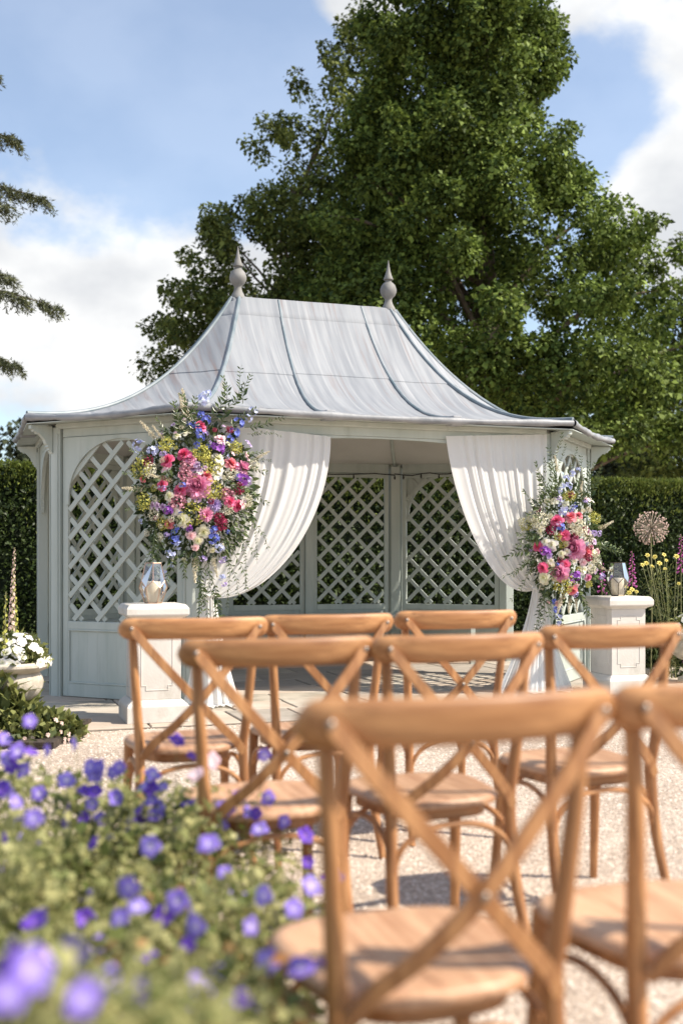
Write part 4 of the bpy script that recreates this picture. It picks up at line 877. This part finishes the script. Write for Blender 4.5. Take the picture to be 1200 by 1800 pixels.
# ------------------------------------------------------------------ trees
def tree_crown(clumps, per, size, mat, seed, squash=.75, wid=.75):
    r_ = np.random.default_rng(seed); PP, DD, NN, SS = [], [], [], []
    for (c, rad, dens) in clumps:
        n_ = int(per * dens); d = unit(r_.normal(size=(n_, 3)) + np.array([0, 0, .25])); rr_ = r_.uniform(.35, 1.08, (n_, 1)) ** .4
        lob = 1 + .28 * np.sin(d[:, :1] * 5 + c[0] * 3) * np.sin(d[:, 1:2] * 5 + c[2] * 3)
        p = np.array(c) + d * rr_ * rad * lob * np.array([1, 1, squash]); PP.append(p); DD.append(unit(d * .7 + r_.normal(size=(n_, 3)) * .5 + np.array([0, 0, -.35])))
        NN.append(unit(d * .8 + np.array([0, 0, .55]) + r_.normal(size=(n_, 3)) * .36)); SS.append(size * r_.choice([.6, .85, 1.15, 1.5], n_, p=[.25, .35, .3, .1]) * r_.uniform(.85, 1.15, n_))
    return leaves(np.concatenate(PP), np.concatenate(DD), np.concatenate(NN), np.concatenate(SS), wid, .10)
def make_tree(name, label, base, trunk_h, r0, clumps, per, size, mat, seed, nlimb=40, squash=.75, cat='tree'):
    rr = random.Random(seed); base = Vector(base); t = thing(name, label, cat, base)
    tp = [(0.15 * math.sin(i * .9 + seed), .12 * math.cos(i * 1.1 + seed), trunk_h * i / 8) for i in range(9)]
    tk = MB().tube(tp, [r0 * (1.25 if i == 0 else 1) * (1 - .085 * i) for i in range(9)], 12).build('trunk', 'bark', t)
    lm = rr.sample(clumps, min(nlimb, len(clumps)))
    for (c, rad, dens) in lm:
        c = Vector(c); h = min(max(c.z - rr.uniform(1.0, 2.6), .8), trunk_h * .97); f = h / trunk_h * 8; k = min(int(f), 7); a = Vector(tp[k]).lerp(Vector(tp[k + 1]), f - k)
        mid = a.lerp(c, .5) + Vector((rr.uniform(-.25, .25), rr.uniform(-.25, .25), rr.uniform(.0, .5))); ra = r0 * .32 * (1 - .6 * h / trunk_h)
        P = [a, a.lerp(mid, .5) + Vector((0, 0, -.05)), mid, mid.lerp(c, .6) + Vector((0, 0, .08)), c]
        MB().tube(P, [ra, ra * .8, ra * .6, ra * .4, ra * .15], 6).build('limb', 'bark', t)
    V, Q = tree_crown(clumps, per, size, mat, seed, squash); link('crown', np_mesh('crown', V, Q, mat), t)
    return t
def env_clumps(base, y, outline, n, rad, seed, flat=1.0, hollow=.55, tips=0):
    """outline: list of (py, left px, right px) as the crown reads at distance y; clumps fill the round body of that width"""
    rr = random.Random(seed); out = []; zs = [W(0, o[0], y).z for o in outline]
    ls = [W(o[1], 0, y).x for o in outline]; rs = [W(o[2], 0, y).x for o in outline]
    zz, ll, r2 = np.array(zs[::-1]), np.array(ls[::-1]), np.array(rs[::-1]); wts = (r2 - ll)
    while len(out) < n:
        z = rr.uniform(zz[0], zz[-1]); l = float(np.interp(z, zz, ll)); r_ = float(np.interp(z, zz, r2)); hw = (r_ - l) / 2
        if rr.random() > hw / (wts.max() / 2): continue
        a = rr.uniform(0, 6.283); q = hollow + (1 - hollow) * rr.random() ** .6 if rr.random() < .8 else rr.random() * hollow
        rd = rad * rr.uniform(.65, 1.25); h2 = max(hw - rd * .6, .1)
        if math.sin(a) > .3 and rr.random() < .45: continue      # the far side is thinner
        out.append((((l + r_) / 2 + math.cos(a) * h2 * q - base[0], math.sin(a) * h2 * q * flat, z), rd, rr.uniform(.75, 1.2)))
    for _ in range(tips):      # sprays standing proud of the body
        z = rr.uniform(zz[0], zz[-1]); l = float(np.interp(z, zz, ll)); r_ = float(np.interp(z, zz, r2)); hw = (r_ - l) / 2; a = rr.choice([0, math.pi, rr.uniform(0, 6.283), rr.uniform(3.3, 6.1)]) + rr.uniform(-.4, .4); q = rr.uniform(.95, 1.12)
        for j in range(3): out.append((((l + r_) / 2 + math.cos(a) * hw * (q - .07 * j) - base[0], math.sin(a) * hw * (q - .07 * j), z + .18 - .16 * j), rad * rr.uniform(.30, .55), rr.uniform(.14, .26)))
    return out
yb = 22.0; bx = W(850, 0, yb).x
cl = env_clumps((bx, yb), yb, [(-190, 790, 850), (-80, 700, 910), (0, 650, 945), (60, 640, 970), (120, 645, 975), (190, 640, 955), (260, 620, 985), (340, 600, 1050), (420, 580, 1120), (520, 560, 1170), (640, 560, 1200), (760, 600, 1210), (800, 640, 1180)], 290, .53, 5, tips=120)
make_tree('broadleaf_tree', 'tall dense dark green broadleaf tree towering behind the gazebo roof', (bx, yb, 0), 11.5, .34, cl, 640, .092, 'leaf_main', 5, 46)
y2 = 25.0; b2 = W(520, 0, y2).x
cl = env_clumps((b2, y2), y2, [(40, 610, 680), (100, 575, 700), (180, 500, 700), (280, 450, 700), (330, 500, 700), (390, 400, 700), (460, 320, 700), (560, 262, 690), (640, 245, 680), (690, 250, 660), (800, 330, 640)], 105, .50, 9, hollow=.35, tips=60)
cl += env_clumps((b2, y2), y2, [(380, 420, 690), (460, 335, 690), (560, 285, 690), (640, 262, 680), (690, 265, 660), (800, 330, 640)], 95, .55, 19, hollow=.4, tips=20)
make_tree('broadleaf_tree', 'looser broadleaf tree behind the left finial with sky showing through its branches', (b2, y2, 0), 9.5, .24, cl, 380, .095, 'leaf_left', 9, 60)
y3 = 27.0; b3 = W(1260, 0, y3).x
cl = env_clumps((b3, y3), y3, [(430, 1190, 1290), (520, 1140, 1400), (640, 1130, 1420), (760, 1060, 1440), (860, 1080, 1420)], 100, .7, 13, tips=30)
make_tree('broadleaf_tree', 'lower broadleaf tree at the right picture edge above the hedge', (b3, y3, 0), 6.5, .22, cl, 420, .10, 'leaf_left', 13, 20)
for k, (px, py, y, hw, lab) in enumerate([(40, 762, 33, 70, 'distant dark tree just above the hedge at the left picture edge'), (-90, 735, 36, 90, 'distant dark tree partly outside the left picture edge'), (170, 800, 36, 60, 'distant low tree behind the left lattice panel'), (1095, 770, 30, 95, 'distant tree filling the gap between the hedge and the right gazebo eave')]):
    b = W(px, 0, y).x; cl = env_clumps((b, y), y, [(py, px - hw * .3, px + hw * .3), (py + 40, px - hw * .8, px + hw * .8), (py + 120, px - hw, px + hw), (py + 200, px - hw * .7, px + hw * .7)], 34, .62, 40 + k)
    make_tree('distant_tree', lab, (b, y, 0), 3.2, .15, cl, 170, .17, 'far_leaf', 40 + k, 6)

# cedar whose drooping boughs reach in from the left
yc = 17.0; cb_ = Vector((W(-260, 0, yc).x, yc, 0)); t = thing('cedar_tree', 'cedar with drooping needled boughs reaching in from the left edge', 'tree', cb_)
MB().tube([(.05 * math.sin(i), 0, 9.5 * i / 8) for i in range(9)], [.34 * (1 - .1 * i) for i in range(9)], 12).build('trunk', 'bark', t)
r_ = np.random.default_rng(3); parts = []
boughs = [((66, 352), 330, .05), ((92, 548), 505, .0), ((16, 243), 215, .1), ((6, 640), 600, .15), ((30, 400), 370, -.25), ((-20, 470), 430, .3), ((-40, 150), 120, -.3), ((-60, 80), 40, .4)]
for bi, ((px, py), py0, dy) in enumerate(boughs):
    tip = W(px, py, yc) - cb_; tip.y += dy * 3; st = Vector((0, 0, W(0, py0 - 5, yc).z)); P = []
    for i in range(15):
        f = i / 14; p = st.lerp(tip, f); p.z += .30 * math.sin(math.pi * f * .85) * (1 - f * .3); P.append(p)
    MB().tube(P, [.05 * (1 - f / 15.5) for f in range(15)], 6).build('bough', 'bark', t)
    for i in range(3, 15):
        for sg in range(12):
            a = P[i] + Vector((r_.normal() * .05, r_.normal() * .05, 0)); dd = (P[i] - P[i - 1]).normalized(); side = Vector((r_.normal() * .25, r_.normal() * .9, -.55 + r_.normal() * .25)); Lb_ = .44 * (1.15 - i / 22) * r_.uniform(.5, 1.1)
            d = (dd * .9 + side).normalized(); nn_ = 26
            f = r_.uniform(0, 1, nn_); base = np.array(a)[None] + np.array(d)[None] * (f * Lb_)[:, None] + np.array([0, 0, -1])[None] * (f ** 2 * Lb_ * .35)[:, None] + r_.normal(size=(nn_, 3)) * .012
            D = unit(np.array(d)[None] * .7 + r_.normal(size=(nn_, 3)) * .6); parts.append(leaves(base, D, unit(r_.normal(size=(nn_, 3))), r_.uniform(.05, .10, nn_), .24, .02))
V, Q = join_np(parts); link('needles', np_mesh('needles', V, Q, 'leaf_cedar'), t)

# ------------------------------------------------------------------ hedge
hd = thing('hedge', 'long clipped dark green yew hedge running behind the gazebo', 'hedge', G(0, 3.2), GA)
HT, HW, H0, H1 = 2.13, 1.0, -8.5, 9.5
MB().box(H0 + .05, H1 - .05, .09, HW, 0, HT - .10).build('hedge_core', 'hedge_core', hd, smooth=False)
def hed(n_, face, mat, size, seed):
    r_ = np.random.default_rng(seed); x = r_.uniform(H0, H1, n_)
    if face == 'front':
        z = r_.uniform(.02, HT, n_); wob = .05 * np.sin(x * 2.3 + z * 3) + .04 * np.sin(x * 5.1 - z * 4.3); P = np.stack([x, .06 + wob * .7 + r_.uniform(-.07, .10, n_), z], 1); nn = np.array([0, -.8, .5]); dd = np.array([0, -.55, .45])
    else:
        y = r_.uniform(0, HW, n_); P = np.stack([x, y, HT - .06 + .035 * np.sin(x * 3.1 + y * 2) + r_.uniform(-.08, .07, n_)], 1); nn = np.array([0, -.3, .9]); dd = np.array([0, -.1, 1.0])
    return np_mesh('hedge', *leaves(P, unit(dd + r_.normal(size=(n_, 3)) * .55), unit(nn + r_.normal(size=(n_, 3)) * .55), size * r_.uniform(.6, 1.3, n_), .5), mat)
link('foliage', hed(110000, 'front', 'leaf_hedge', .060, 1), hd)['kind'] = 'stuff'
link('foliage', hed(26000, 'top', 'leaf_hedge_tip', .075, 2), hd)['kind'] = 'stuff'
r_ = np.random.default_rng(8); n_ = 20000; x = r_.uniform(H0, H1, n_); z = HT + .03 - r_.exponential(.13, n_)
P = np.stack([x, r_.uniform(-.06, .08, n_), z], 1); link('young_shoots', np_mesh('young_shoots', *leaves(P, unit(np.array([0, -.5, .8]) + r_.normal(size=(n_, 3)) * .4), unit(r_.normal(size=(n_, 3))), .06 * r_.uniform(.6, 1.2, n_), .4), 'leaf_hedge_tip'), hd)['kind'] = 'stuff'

# ------------------------------------------------------------------ urns and border plants
def urn(loc, label):
    t = thing('stone_urn', label, 'urn', loc, 0, 'stone garden urns'); z = 0
    MB().lathe([(.135, 0), (.135, .05), (.125, .055), (.10, .065), (.085, .085), (.065, .12), (.058, .16), (.072, .19), (.085, .20)], 28).build('foot', 'urn_stone', t)
    MB().lathe([(.085, .20), (.13, .215), (.18, .25), (.205, .29), (.21, .33), (.20, .36), (.185, .385)], 54, flute=.07, fl=(.21, .35)).build('bowl', 'urn_stone', t, angle=60)
    MB().lathe([(.185, .385), (.20, .395), (.235, .41), (.248, .425), (.248, .44), (.235, .452), (.215, .452), (.205, .43), (.01, .425)], 40).build('rim', 'urn_stone', t)
    MB().lathe([(.20, .40), (.19, .432), (.01, .437)], 24).build('compost', 'soil', t)
    return t
UL, UR = Vector((W(15, 0, 6.75).x, 6.75, 0)), Vector((3.06, 9.65, 0))
urn(UL, 'weathered stone urn with fluted bowl at the left picture edge, planted with white flowers')
urn(UR, 'stone urn cut by the right picture edge behind the right hand pedestal')
def leafy(name, n_, c, rad, size, mat, parent, seed, wid=.55, flat=.8, up=.4):
    r_ = np.random.default_rng(seed); d = unit(r_.normal(size=(n_, 3))); d[:, 2] = np.abs(d[:, 2]) if flat > 0 else d[:, 2]
    P = np.array(c) + d * np.array(rad) * (r_.uniform(.1, 1, (n_, 1)) ** .45); o = link(name, np_mesh(name, *leaves(P, unit(d * .7 + r_.normal(size=(n_, 3)) * .5 + np.array([0, 0, up])), unit(d * .5 + np.array([0, 0, .8]) + r_.normal(size=(n_, 3)) * .4), size * r_.uniform(.6, 1.3, n_), wid), mat), parent); o['kind'] = 'stuff'; return o
pet = petals_mesh('petunia', 'petal_white', [(5, 64, 25, 1, .55, .05, 0)], 3, .05)
def petunias(loc, label, n_, rad, seed):
    rr = random.Random(seed); t = thing('petunia_plant', label, 'plant', loc)
    leafy('foliage', 520, (0, 0, 0), (rad, rad, rad * .85), .05, 'leaf_bed', t, seed)
    for i in range(n_):
        d = Vector((rr.gauss(0, 1), rr.gauss(-.5, .8), abs(rr.gauss(.4, .7)))).normalized(); b = link('petunia_bloom', pet, t); b.location = (d.x * rad, d.y * rad, d.z * rad * .9); b.rotation_euler = d.to_track_quat('Z', 'Y').to_euler(); s_ = rr.uniform(.022, .032); b.scale = (s_,) * 3
petunias(UL + Vector((.05, 0, .44)), 'mound of white petunias filling the left urn', 46, .20, 4)
petunias(UR + Vector((0, 0, .44)), 'white petunias in the urn at the right picture edge', 34, .20, 6)
def spire(name, label, loc, h, n_fl, colr, leafn, seed, bl=.012, top=.5, lean=(0, 0), cat='plant', group=None, leafs=.10, grow=1.0):
    rr = random.Random(seed); t = thing(name, label, cat, loc, 0, group)
    P = [(lean[0] * f * f, lean[1] * f * f, h * f) for f in np.linspace(0, 1, 8)]; MB().tube(P, [.006 * (1 - .6 * f) for f in np.linspace(0, 1, 8)], 6).build('stem', 'stem', t)
    me = bloom_mesh('anemone', colr, 0) if name != 'foxglove' else FOXB
    for i in range(n_fl):
        f = 1 - top + top * i / n_fl; a = i * 2.4; r_ = .006 + bl * .8 * (1.1 - i / n_fl); p = Vector((lean[0] * f * f, lean[1] * f * f, h * f)) + Vector((math.cos(a) * r_, math.sin(a) * r_, 0))
        b = link('floret', me, t); b.location = p; d = Vector((math.cos(a), math.sin(a), -.5 if name == 'foxglove' else .2)); b.rotation_euler = d.to_track_quat('Z', 'Y').to_euler(); s_ = bl * (1.25 - .85 * i / n_fl) * grow; b.scale = (s_,) * 3
    leafy('leaves', leafn, (0, 0, .02), (.12, .12, h * .45), leafs, 'leaf_bed', t, seed, .3, 1, .9)
    return t
FOXB = MB().lathe([(.12, -.2), (.28, .1), (.42, .55), (.48, 1.0), (.62, 1.25)], 10).mesh('floret', 'petal_foxglove', angle=80)
def gp(px, py_top, y): p = W(px, py_top, y); return Vector((p.x, y, 0)), p.z
for i, (px, pt_, y, lab) in enumerate([(1110, 968, 10.3, 'purple foxglove spire standing behind the right lantern'), (1196, 938, 10.6, 'purple foxglove spire at the right picture edge'), (1057, 985, 10.4, 'short pinkish foxglove spire left of the right lantern')]):
    b, h = gp(px, pt_, y); spire('foxglove', lab, b, h, 34 if i < 2 else 20, 'foxglove', 40, 60 + i, .017, .28, group='foxgloves in the right border')
b, h = gp(18, 962, 6.95); spire('spire_plant', 'tall flowering spire rising from the left urn planting', b, h, 60, 'drypink', 160, 71, .011, .45, (.03, 0), leafs=.13)
b, h = gp(30, 1000, 7.1); spire('spire_plant', 'shorter green flowering spire beside the tall spire at the left edge', b, h, 44, 'lime', 160, 72, .011, .45, (-.02, 0), leafs=.13)
b, h = gp(8, 1040, 6.6); spire('spire_plant', 'leafy green spire low at the left picture edge', b, h, 30, 'lime', 260, 73, .010, .4, (.01, 0), leafs=.15)
# dried allium head
b, h = gp(1143, 928, 10.0); t = thing('allium', 'large round dried allium seed head before the hedge', 'plant', b)
MB().tube([(0, 0, 0), (.01, 0, h * .5), (0, 0, h)], .006, 6).build('stem', 'stem', t); r_ = np.random.default_rng(5); mm = MB(); sd = MB()
for d in rand_dirs(190):
    e = d * .152 * r_.uniform(.88, 1.03); p = Vector((0, 0, h)); q = p + Vector(e); mm.tube([p, q], [.0014, .0022], 4)
    sd.lathe([(.001, -.007), (.007, -.002), (.007, .004), (.001, .009)], 6, tuple(q))
mm.build('seed_stalks', 'petal_allium', t, smooth=False)['kind'] = 'stuff'; sd.build('seed_pods', 'petal_drypink', t, smooth=False)['kind'] = 'stuff'
# yellow daisies
YD = petals_mesh('daisy', 'petal_yellow', [(9, 75, 20, 1, .3, .1, 0), (6, 25, 20, .45, .15, .03, .0)], 4)
def daisies(label, px, y, spots, seed):
    rr = random.Random(seed); b = Vector((W(px, 0, y).x, y, 0)); t = thing('yellow_daisy_plant', label, 'plant', b, 0, 'yellow daisies in the right border'); st = MB()
    for (qx, qy) in spots:
        p = W(qx, qy, y + rr.uniform(-.15, .15)) - b; st.tube([(rr.uniform(-.05, .05), 0, .02), (p.x * .55, p.y * .5, p.z * .6), (p.x, p.y, p.z)], .0028, 4)
        f = link('daisy_bloom', YD, t); f.location = p; f.rotation_euler = Vector((rr.uniform(-.4, .4), -.9, .7)).to_track_quat('Z', 'Y').to_euler(); f.scale = (rr.uniform(.015, .024),) * 3
    st.build('stems', 'stem', t); n_ = 900; r_ = np.random.default_rng(seed); k = r_.integers(0, len(spots), n_); f = r_.uniform(.1, .92, n_)
    P = np.array([np.array(W(*spots[i], y) - b) for i in k]) * f[:, None] + r_.normal(size=(n_, 3)) * .03
    link('foliage', np_mesh('foliage', *leaves(P, unit(r_.normal(size=(n_, 3)) + np.array([0, 0, .9])), unit(r_.normal(size=(n_, 3))), r_.uniform(.03, .07, n_), .14), 'leaf_bed'), t)['kind'] = 'stuff'
daisies('clump of yellow daisies on thin feathery stems below the allium head', 1180, 9.9, [(1137, 976), (1150, 979), (1166, 975), (1170, 985), (1135, 990), (1145, 996), (1128, 993), (1158, 990), (1188, 978), (1192, 1026), (1168, 1000)], 3)
daisies('few yellow daisies low behind the right pedestal', 1115, 10.3, [(1100, 1032), (1110, 1036), (1118, 1040), (1105, 1042), (1098, 1048)], 4)
# low planting along the right border and around the left urn
def low_plant(label, c, rad, n_, size, mat, seed, flowers=None, nf=0):
    t = thing('border_plant', label, 'plant', c); rr = random.Random(seed); leafy('foliage', n_, (0, 0, 0), rad, size, mat, t, seed)
    if flowers:
        for i in range(nf):
            d = Vector((rr.gauss(0, 1), rr.gauss(-.6, .8), abs(rr.gauss(.5, .6)))).normalized(); b = link('floret', bloom_mesh('anemone', flowers, 0), t); b.location = (d.x * rad[0], d.y * rad[1], d.z * rad[2] * 1.02); b.rotation_euler = d.to_track_quat('Z', 'Y').to_euler(); b.scale = (rr.uniform(.010, .018),) * 3
low_plant('low green foliage mound around the foot of the left urn', Vector((UL.x + .12, 6.55, 0)), (.36, .22, .20), 900, .065, 'leaf_bed', 81, 'drypink', 36)
low_plant('small leafy plant at the paving corner near the left urn', Vector((W(95, 0, 6.6).x, 6.6, 0)), (.16, .12, .15), 420, .07, 'leaf_bed', 82)
for i, (px, y, rx, h, mat) in enumerate([(1165, 10.3, .45, .42, 'leaf_dark'), (1230, 10.6, .5, .55, 'leaf_bed'), (1100, 10.8, .4, .5, 'leaf_dark'), (1060, 10.9, .35, .55, 'leaf_bed'), (1290, 10.4, .5, .5, 'leaf_dark')]):
    low_plant(['dark ground cover plant with tiny mauve flowers right of the right pedestal', 'green border plant behind the right urn', 'dark leafy plant directly behind the right pedestal', 'leafy border plant beside the gazebo corner behind the right flowers', 'dark border plant outside the right picture edge'][i], Vector((W(px, 0, y).x, y, 0)), (rx, .3, h), 700, .075, mat, 90 + i, 'foxglove' if i == 0 else None, 8)
bed = MB().frame_box((2.75, -.95, .0), (3.4, 0, 0), (0, 4.0, 0), (0, 0, .05)).build('flower_bed', 'soil', smooth=False); bed.location = GC; bed.rotation_euler = (0, 0, GA); tag(bed, kind='structure')
for i in range(3):
    k = thing('edging_stone', '', 'stone', G(2.78 + i * .48, -1.0, 0), GA)
    MB().box(0, .465, -.05, .05, 0, .085).build('block', 'flag1', k, smooth=False, bevel=.008)
    tag(k, ('pale edging stone nearest the right pedestal at the flower bed', 'second pale edging stone from the right pedestal, at the picture edge', 'third pale edging stone from the right pedestal')[i], 'edging stone', 'edging stones of the right flower bed')
bed = MB().box(-2.9, -1.62, 6.25, 7.2, 0, .04).build('flower_bed', 'soil', smooth=False); tag(bed, kind='structure')

# ------------------------------------------------------------------ geraniums in the foreground
def ger_flower(mat, cup, seed):
    rr = random.Random(seed); m = MB(); L_ = .025
    for c in range(5):
        az = c * 2 * math.pi / 5
        def fn(s, t_):
            x = s * 2 - 1; w = .0118 * math.sin(math.pi * (.06 + .70 * t_)) ** 1.1; an = R(cup + 9 * math.sin(c * 2.2 + seed)) + R(22) * t_
            r_ = .001 + L_ * t_ * math.sin(an); z = L_ * t_ * math.cos(an) - .0015 * x * x * (1 - t_); y = x * w
            if t_ > .9: r_ -= .0045 * abs(x) ** 1.5
            return (r_ * math.cos(az) - y * math.sin(az), r_ * math.sin(az) + y * math.cos(az), z)
        m.grid(fn, 4, 4)
    return m.mesh('geranium_bloom', mat, angle=180)
GF = [ger_flower('ger_violet', 58, 1), ger_flower('ger_pale', 62, 2), ger_flower('ger_deep', 50, 3), ger_flower('ger_pink', 60, 4)]
FL = [(55, 620, 38, 0), (138, 590, 30, 0), (120, 680, 42, 0), (245, 650, 28, 2), (235, 695, 30, 0), (300, 675, 28, 2), (15, 755, 34, 2), (5, 840, 34, 0), (110, 450, 28, 2), (18, 400, 26, 0), (105, 335, 25, 0), (350, 500, 28, 0), (335, 522, 26, 1), (235, 545, 20, 1), (505, 565, 25, 1), (535, 575, 22, 2), (465, 680, 28, 1), (548, 665, 30, 0), (665, 632, 22, 2), (605, 725, 28, 1), (285, 858, 30, 0), (530, 775, 38, 1), (735, 770, 42, 0), (735, 830, 30, 3), (790, 870, 38, 0), (455, 920, 48, 0), (525, 945, 35, 3), (300, 1030, 40, 2), (130, 1045, 50, 2), (580, 1020, 42, 2), (675, 1015, 42, 1), (880, 1055, 42, 1), (665, 1125, 46, 2), (610, 1105, 36, 3), (270, 1140, 70, 0), (110, 1210, 92, 0), (60, 1180, 80, 2), (290, 1310, 84, 0), (380, 1250, 66, 1), (30, 1290, 88, 0), (540, 1310, 70, 2), (700, 1270, 60, 0), (20, 1220, 62, 2), (262, 1250, 56, 0), (150, 1340, 72, 1), (480, 1285, 66, 0), (425, 1325, 58, 0), (638, 1330, 56, 2), (838, 1325, 62, 2), (1100, 1180, 42, 1), (1070, 738, 22, 2), (1080, 830, 20, 2), (1000, 690, 24, 0), (940, 605, 28, 0), (905, 660, 26, 2), (870, 655, 22, 0), (840, 600, 24, 2), (785, 640, 24, 1), (780, 705, 24, 1), (675, 465, 22, 2), (620, 408, 18, 2), (690, 525, 34, 3), (745, 475, 26, 3), (930, 455, 22, 1), (995, 975, 24, 1), (1150, 890, 18, 2), (180, 1175, 60, 3), (335, 585, 20, 2), (85, 510, 22, 0), (45, 490, 20, 2), (265, 415, 16, 0), (400, 515, 18, 1), (390, 745, 22, 1), (300, 590, 18, 2), (990, 1360, 30, 2), (60, 700, 24, 1), (570, 570, 18, 1), (850, 890, 22, 1), (700, 870, 24, 1), (200, 1380, 60, 0), (15, 1330, 64, 1), (170, 440, 18, 0), (60, 440, 22, 0), (30, 465, 20, 1), (1190, 880, 18, 1)]
PLANTS = [(-.42, 3.15, 'far geranium clump with violet flowers in front of the left far row chair'), (-.85, 2.75, 'violet geranium clump at the left picture edge below the urn'), (-.30, 2.30, 'violet geranium clump left of the middle row chair seat'), (-.75, 1.95, 'violet geranium clump in the left foreground, mid height of the bed'), (-.30, 1.65, 'near violet geranium clump beside the nearest chair'), (-.52, 1.30, 'closest and most blurred violet geranium clump at the bottom left corner')]
PLANTS += [(-.82, 3.40, 'violet geranium clump farthest from the camera, beside the left flower bed'), (-1.10, 2.30, 'violet geranium clump cut by the left picture edge')]
PLANTS = [(x_ * .84, y_ * .82, l_) for x_, y_, l_ in PLANTS] + [(-.14, .98, 'violet geranium clump at the bottom edge left of the nearest chair seat')]
roots = [thing('geranium_plant', lab, 'plant', (x, y, 0), 0, 'violet geraniums in the foreground') for x, y, lab in PLANTS]
rr = random.Random(17)
for _ in range(46):      # further blooms between the larger ones
    cy_ = rr.uniform(480, 1380); FL.append((rr.uniform(0, 1150) * min(1, .35 + (cy_ - 400) / 700), cy_, 18 + (cy_ - 400) / 26 * rr.uniform(.8, 1.15), rr.choice([0, 0, 1, 1, 2])))
FPTS = []
for (cx, cy, rad, ci) in FL:
    px, py = cx / 2, 1100 + cy / 2; d = max(.82, 38.0 / (rad / 2 * .86)); p = W(px, py, d)
    while p.z < .24 and d > 1.2: d *= .96; p = W(px, py, d)
    if d > 2.85: d = 2.85; p = W(px, py, d)
    FPTS.append(tuple(p))
    d *= .955; p = W(px, py, d)
    k = min(range(len(PLANTS)), key=lambda i: (PLANTS[i][0] - p.x) ** 2 + (PLANTS[i][1] - p.y) ** 2); root = roots[k]; b0 = Vector((PLANTS[k][0], PLANTS[k][1], 0))
    f = link('geranium_bloom', GF[ci], root); f.location = p - b0
    nd = Vector((rr.uniform(-.7, .7), rr.uniform(-1, -.1), rr.uniform(.0, .9))); f.rotation_euler = nd.to_track_quat('Z', 'Y').to_euler(); s_ = rr.uniform(.68, .98); f.scale = (s_,) * 3
    e = p - b0; MB().tube([(e.x * .8 + rr.uniform(-.06, .06), e.y * .8 + rr.uniform(-.05, .05), max(e.z - .22, .02)), (e.x * .95, e.y + .01, e.z - .08), tuple(e - nd.normalized() * .004)], [.0016, .0012, .001], 4).build('flower_stem', 'stem', root)
FP = np.array(FPTS)
def top_h(x, y):
    d2 = (x[:, None] - FP[None, :, 0]) ** 2 + (y[:, None] - FP[None, :, 1]) ** 2 + .004; w = d2 ** -1.6
    return (w * FP[None, :, 2]).sum(1) / w.sum(1) + .005 - np.clip((x + .12) * .9, 0, .3)
for k, (bx_, by_, lab) in enumerate(PLANTS):
    r_ = np.random.default_rng(100 + k); n_ = 5200; a = r_.uniform(0, 6.283, n_); q = np.sqrt(r_.uniform(0, 1, n_)); x = bx_ + np.cos(a) * q * .40; y = by_ + np.sin(a) * q * .40
    ok = (x < .01 - .10 * (y - 1.2) + r_.normal(0, .05, n_)) & (y > 1.02 + r_.normal(0, .04, n_)); x, y = x[ok], y[ok]; n_ = len(x); H = top_h(x, y); z = H * (1 - r_.exponential(.30, n_).clip(0, .92)) + r_.normal(0, .016, n_)
    P = np.stack([x - bx_, y - by_, z.clip(.02, None)], 1); V, Q = leaves(P, unit(r_.normal(size=(n_, 3)) + np.array([0, -.1, .25])), unit(np.array([0, -.2, .8]) + r_.normal(size=(n_, 3)) * .6), r_.choice([.5, .8, 1.2, 1.7], n_, p=[.35, .3, .25, .1]) * r_.uniform(.017, .027, n_), .8)
    o = link('foliage', np_mesh('foliage', V, Q, 'leaf_ger'), roots[k]); o['kind'] = 'stuff'
    n2_ = 90; i2 = r_.integers(0, n_, n2_); V, Q = leaves(P[i2] + r_.normal(size=(n2_, 3)) * .01 + np.array([0, 0, .02]), unit(r_.normal(size=(n2_, 3))), unit(np.array([0, -.3, .8]) + r_.normal(size=(n2_, 3)) * .5), r_.uniform(.02, .035, n2_), .8)
    if k in (2, 4): link('autumn_leaves', np_mesh('autumn_leaves', V, Q, 'leaf_ger_red'), roots[k])['kind'] = 'stuff'
    st = MB()
    for i in range(150):
        j = r_.integers(0, n_); e = P[j]; st.tube([(e[0] * .6, e[1] * .6, .01), (e[0] * .9, e[1] * .9, e[2] * .6), tuple(e)], .0013, 4)
    st.build('stems', 'stem', roots[k], smooth=False)['kind'] = 'stuff'
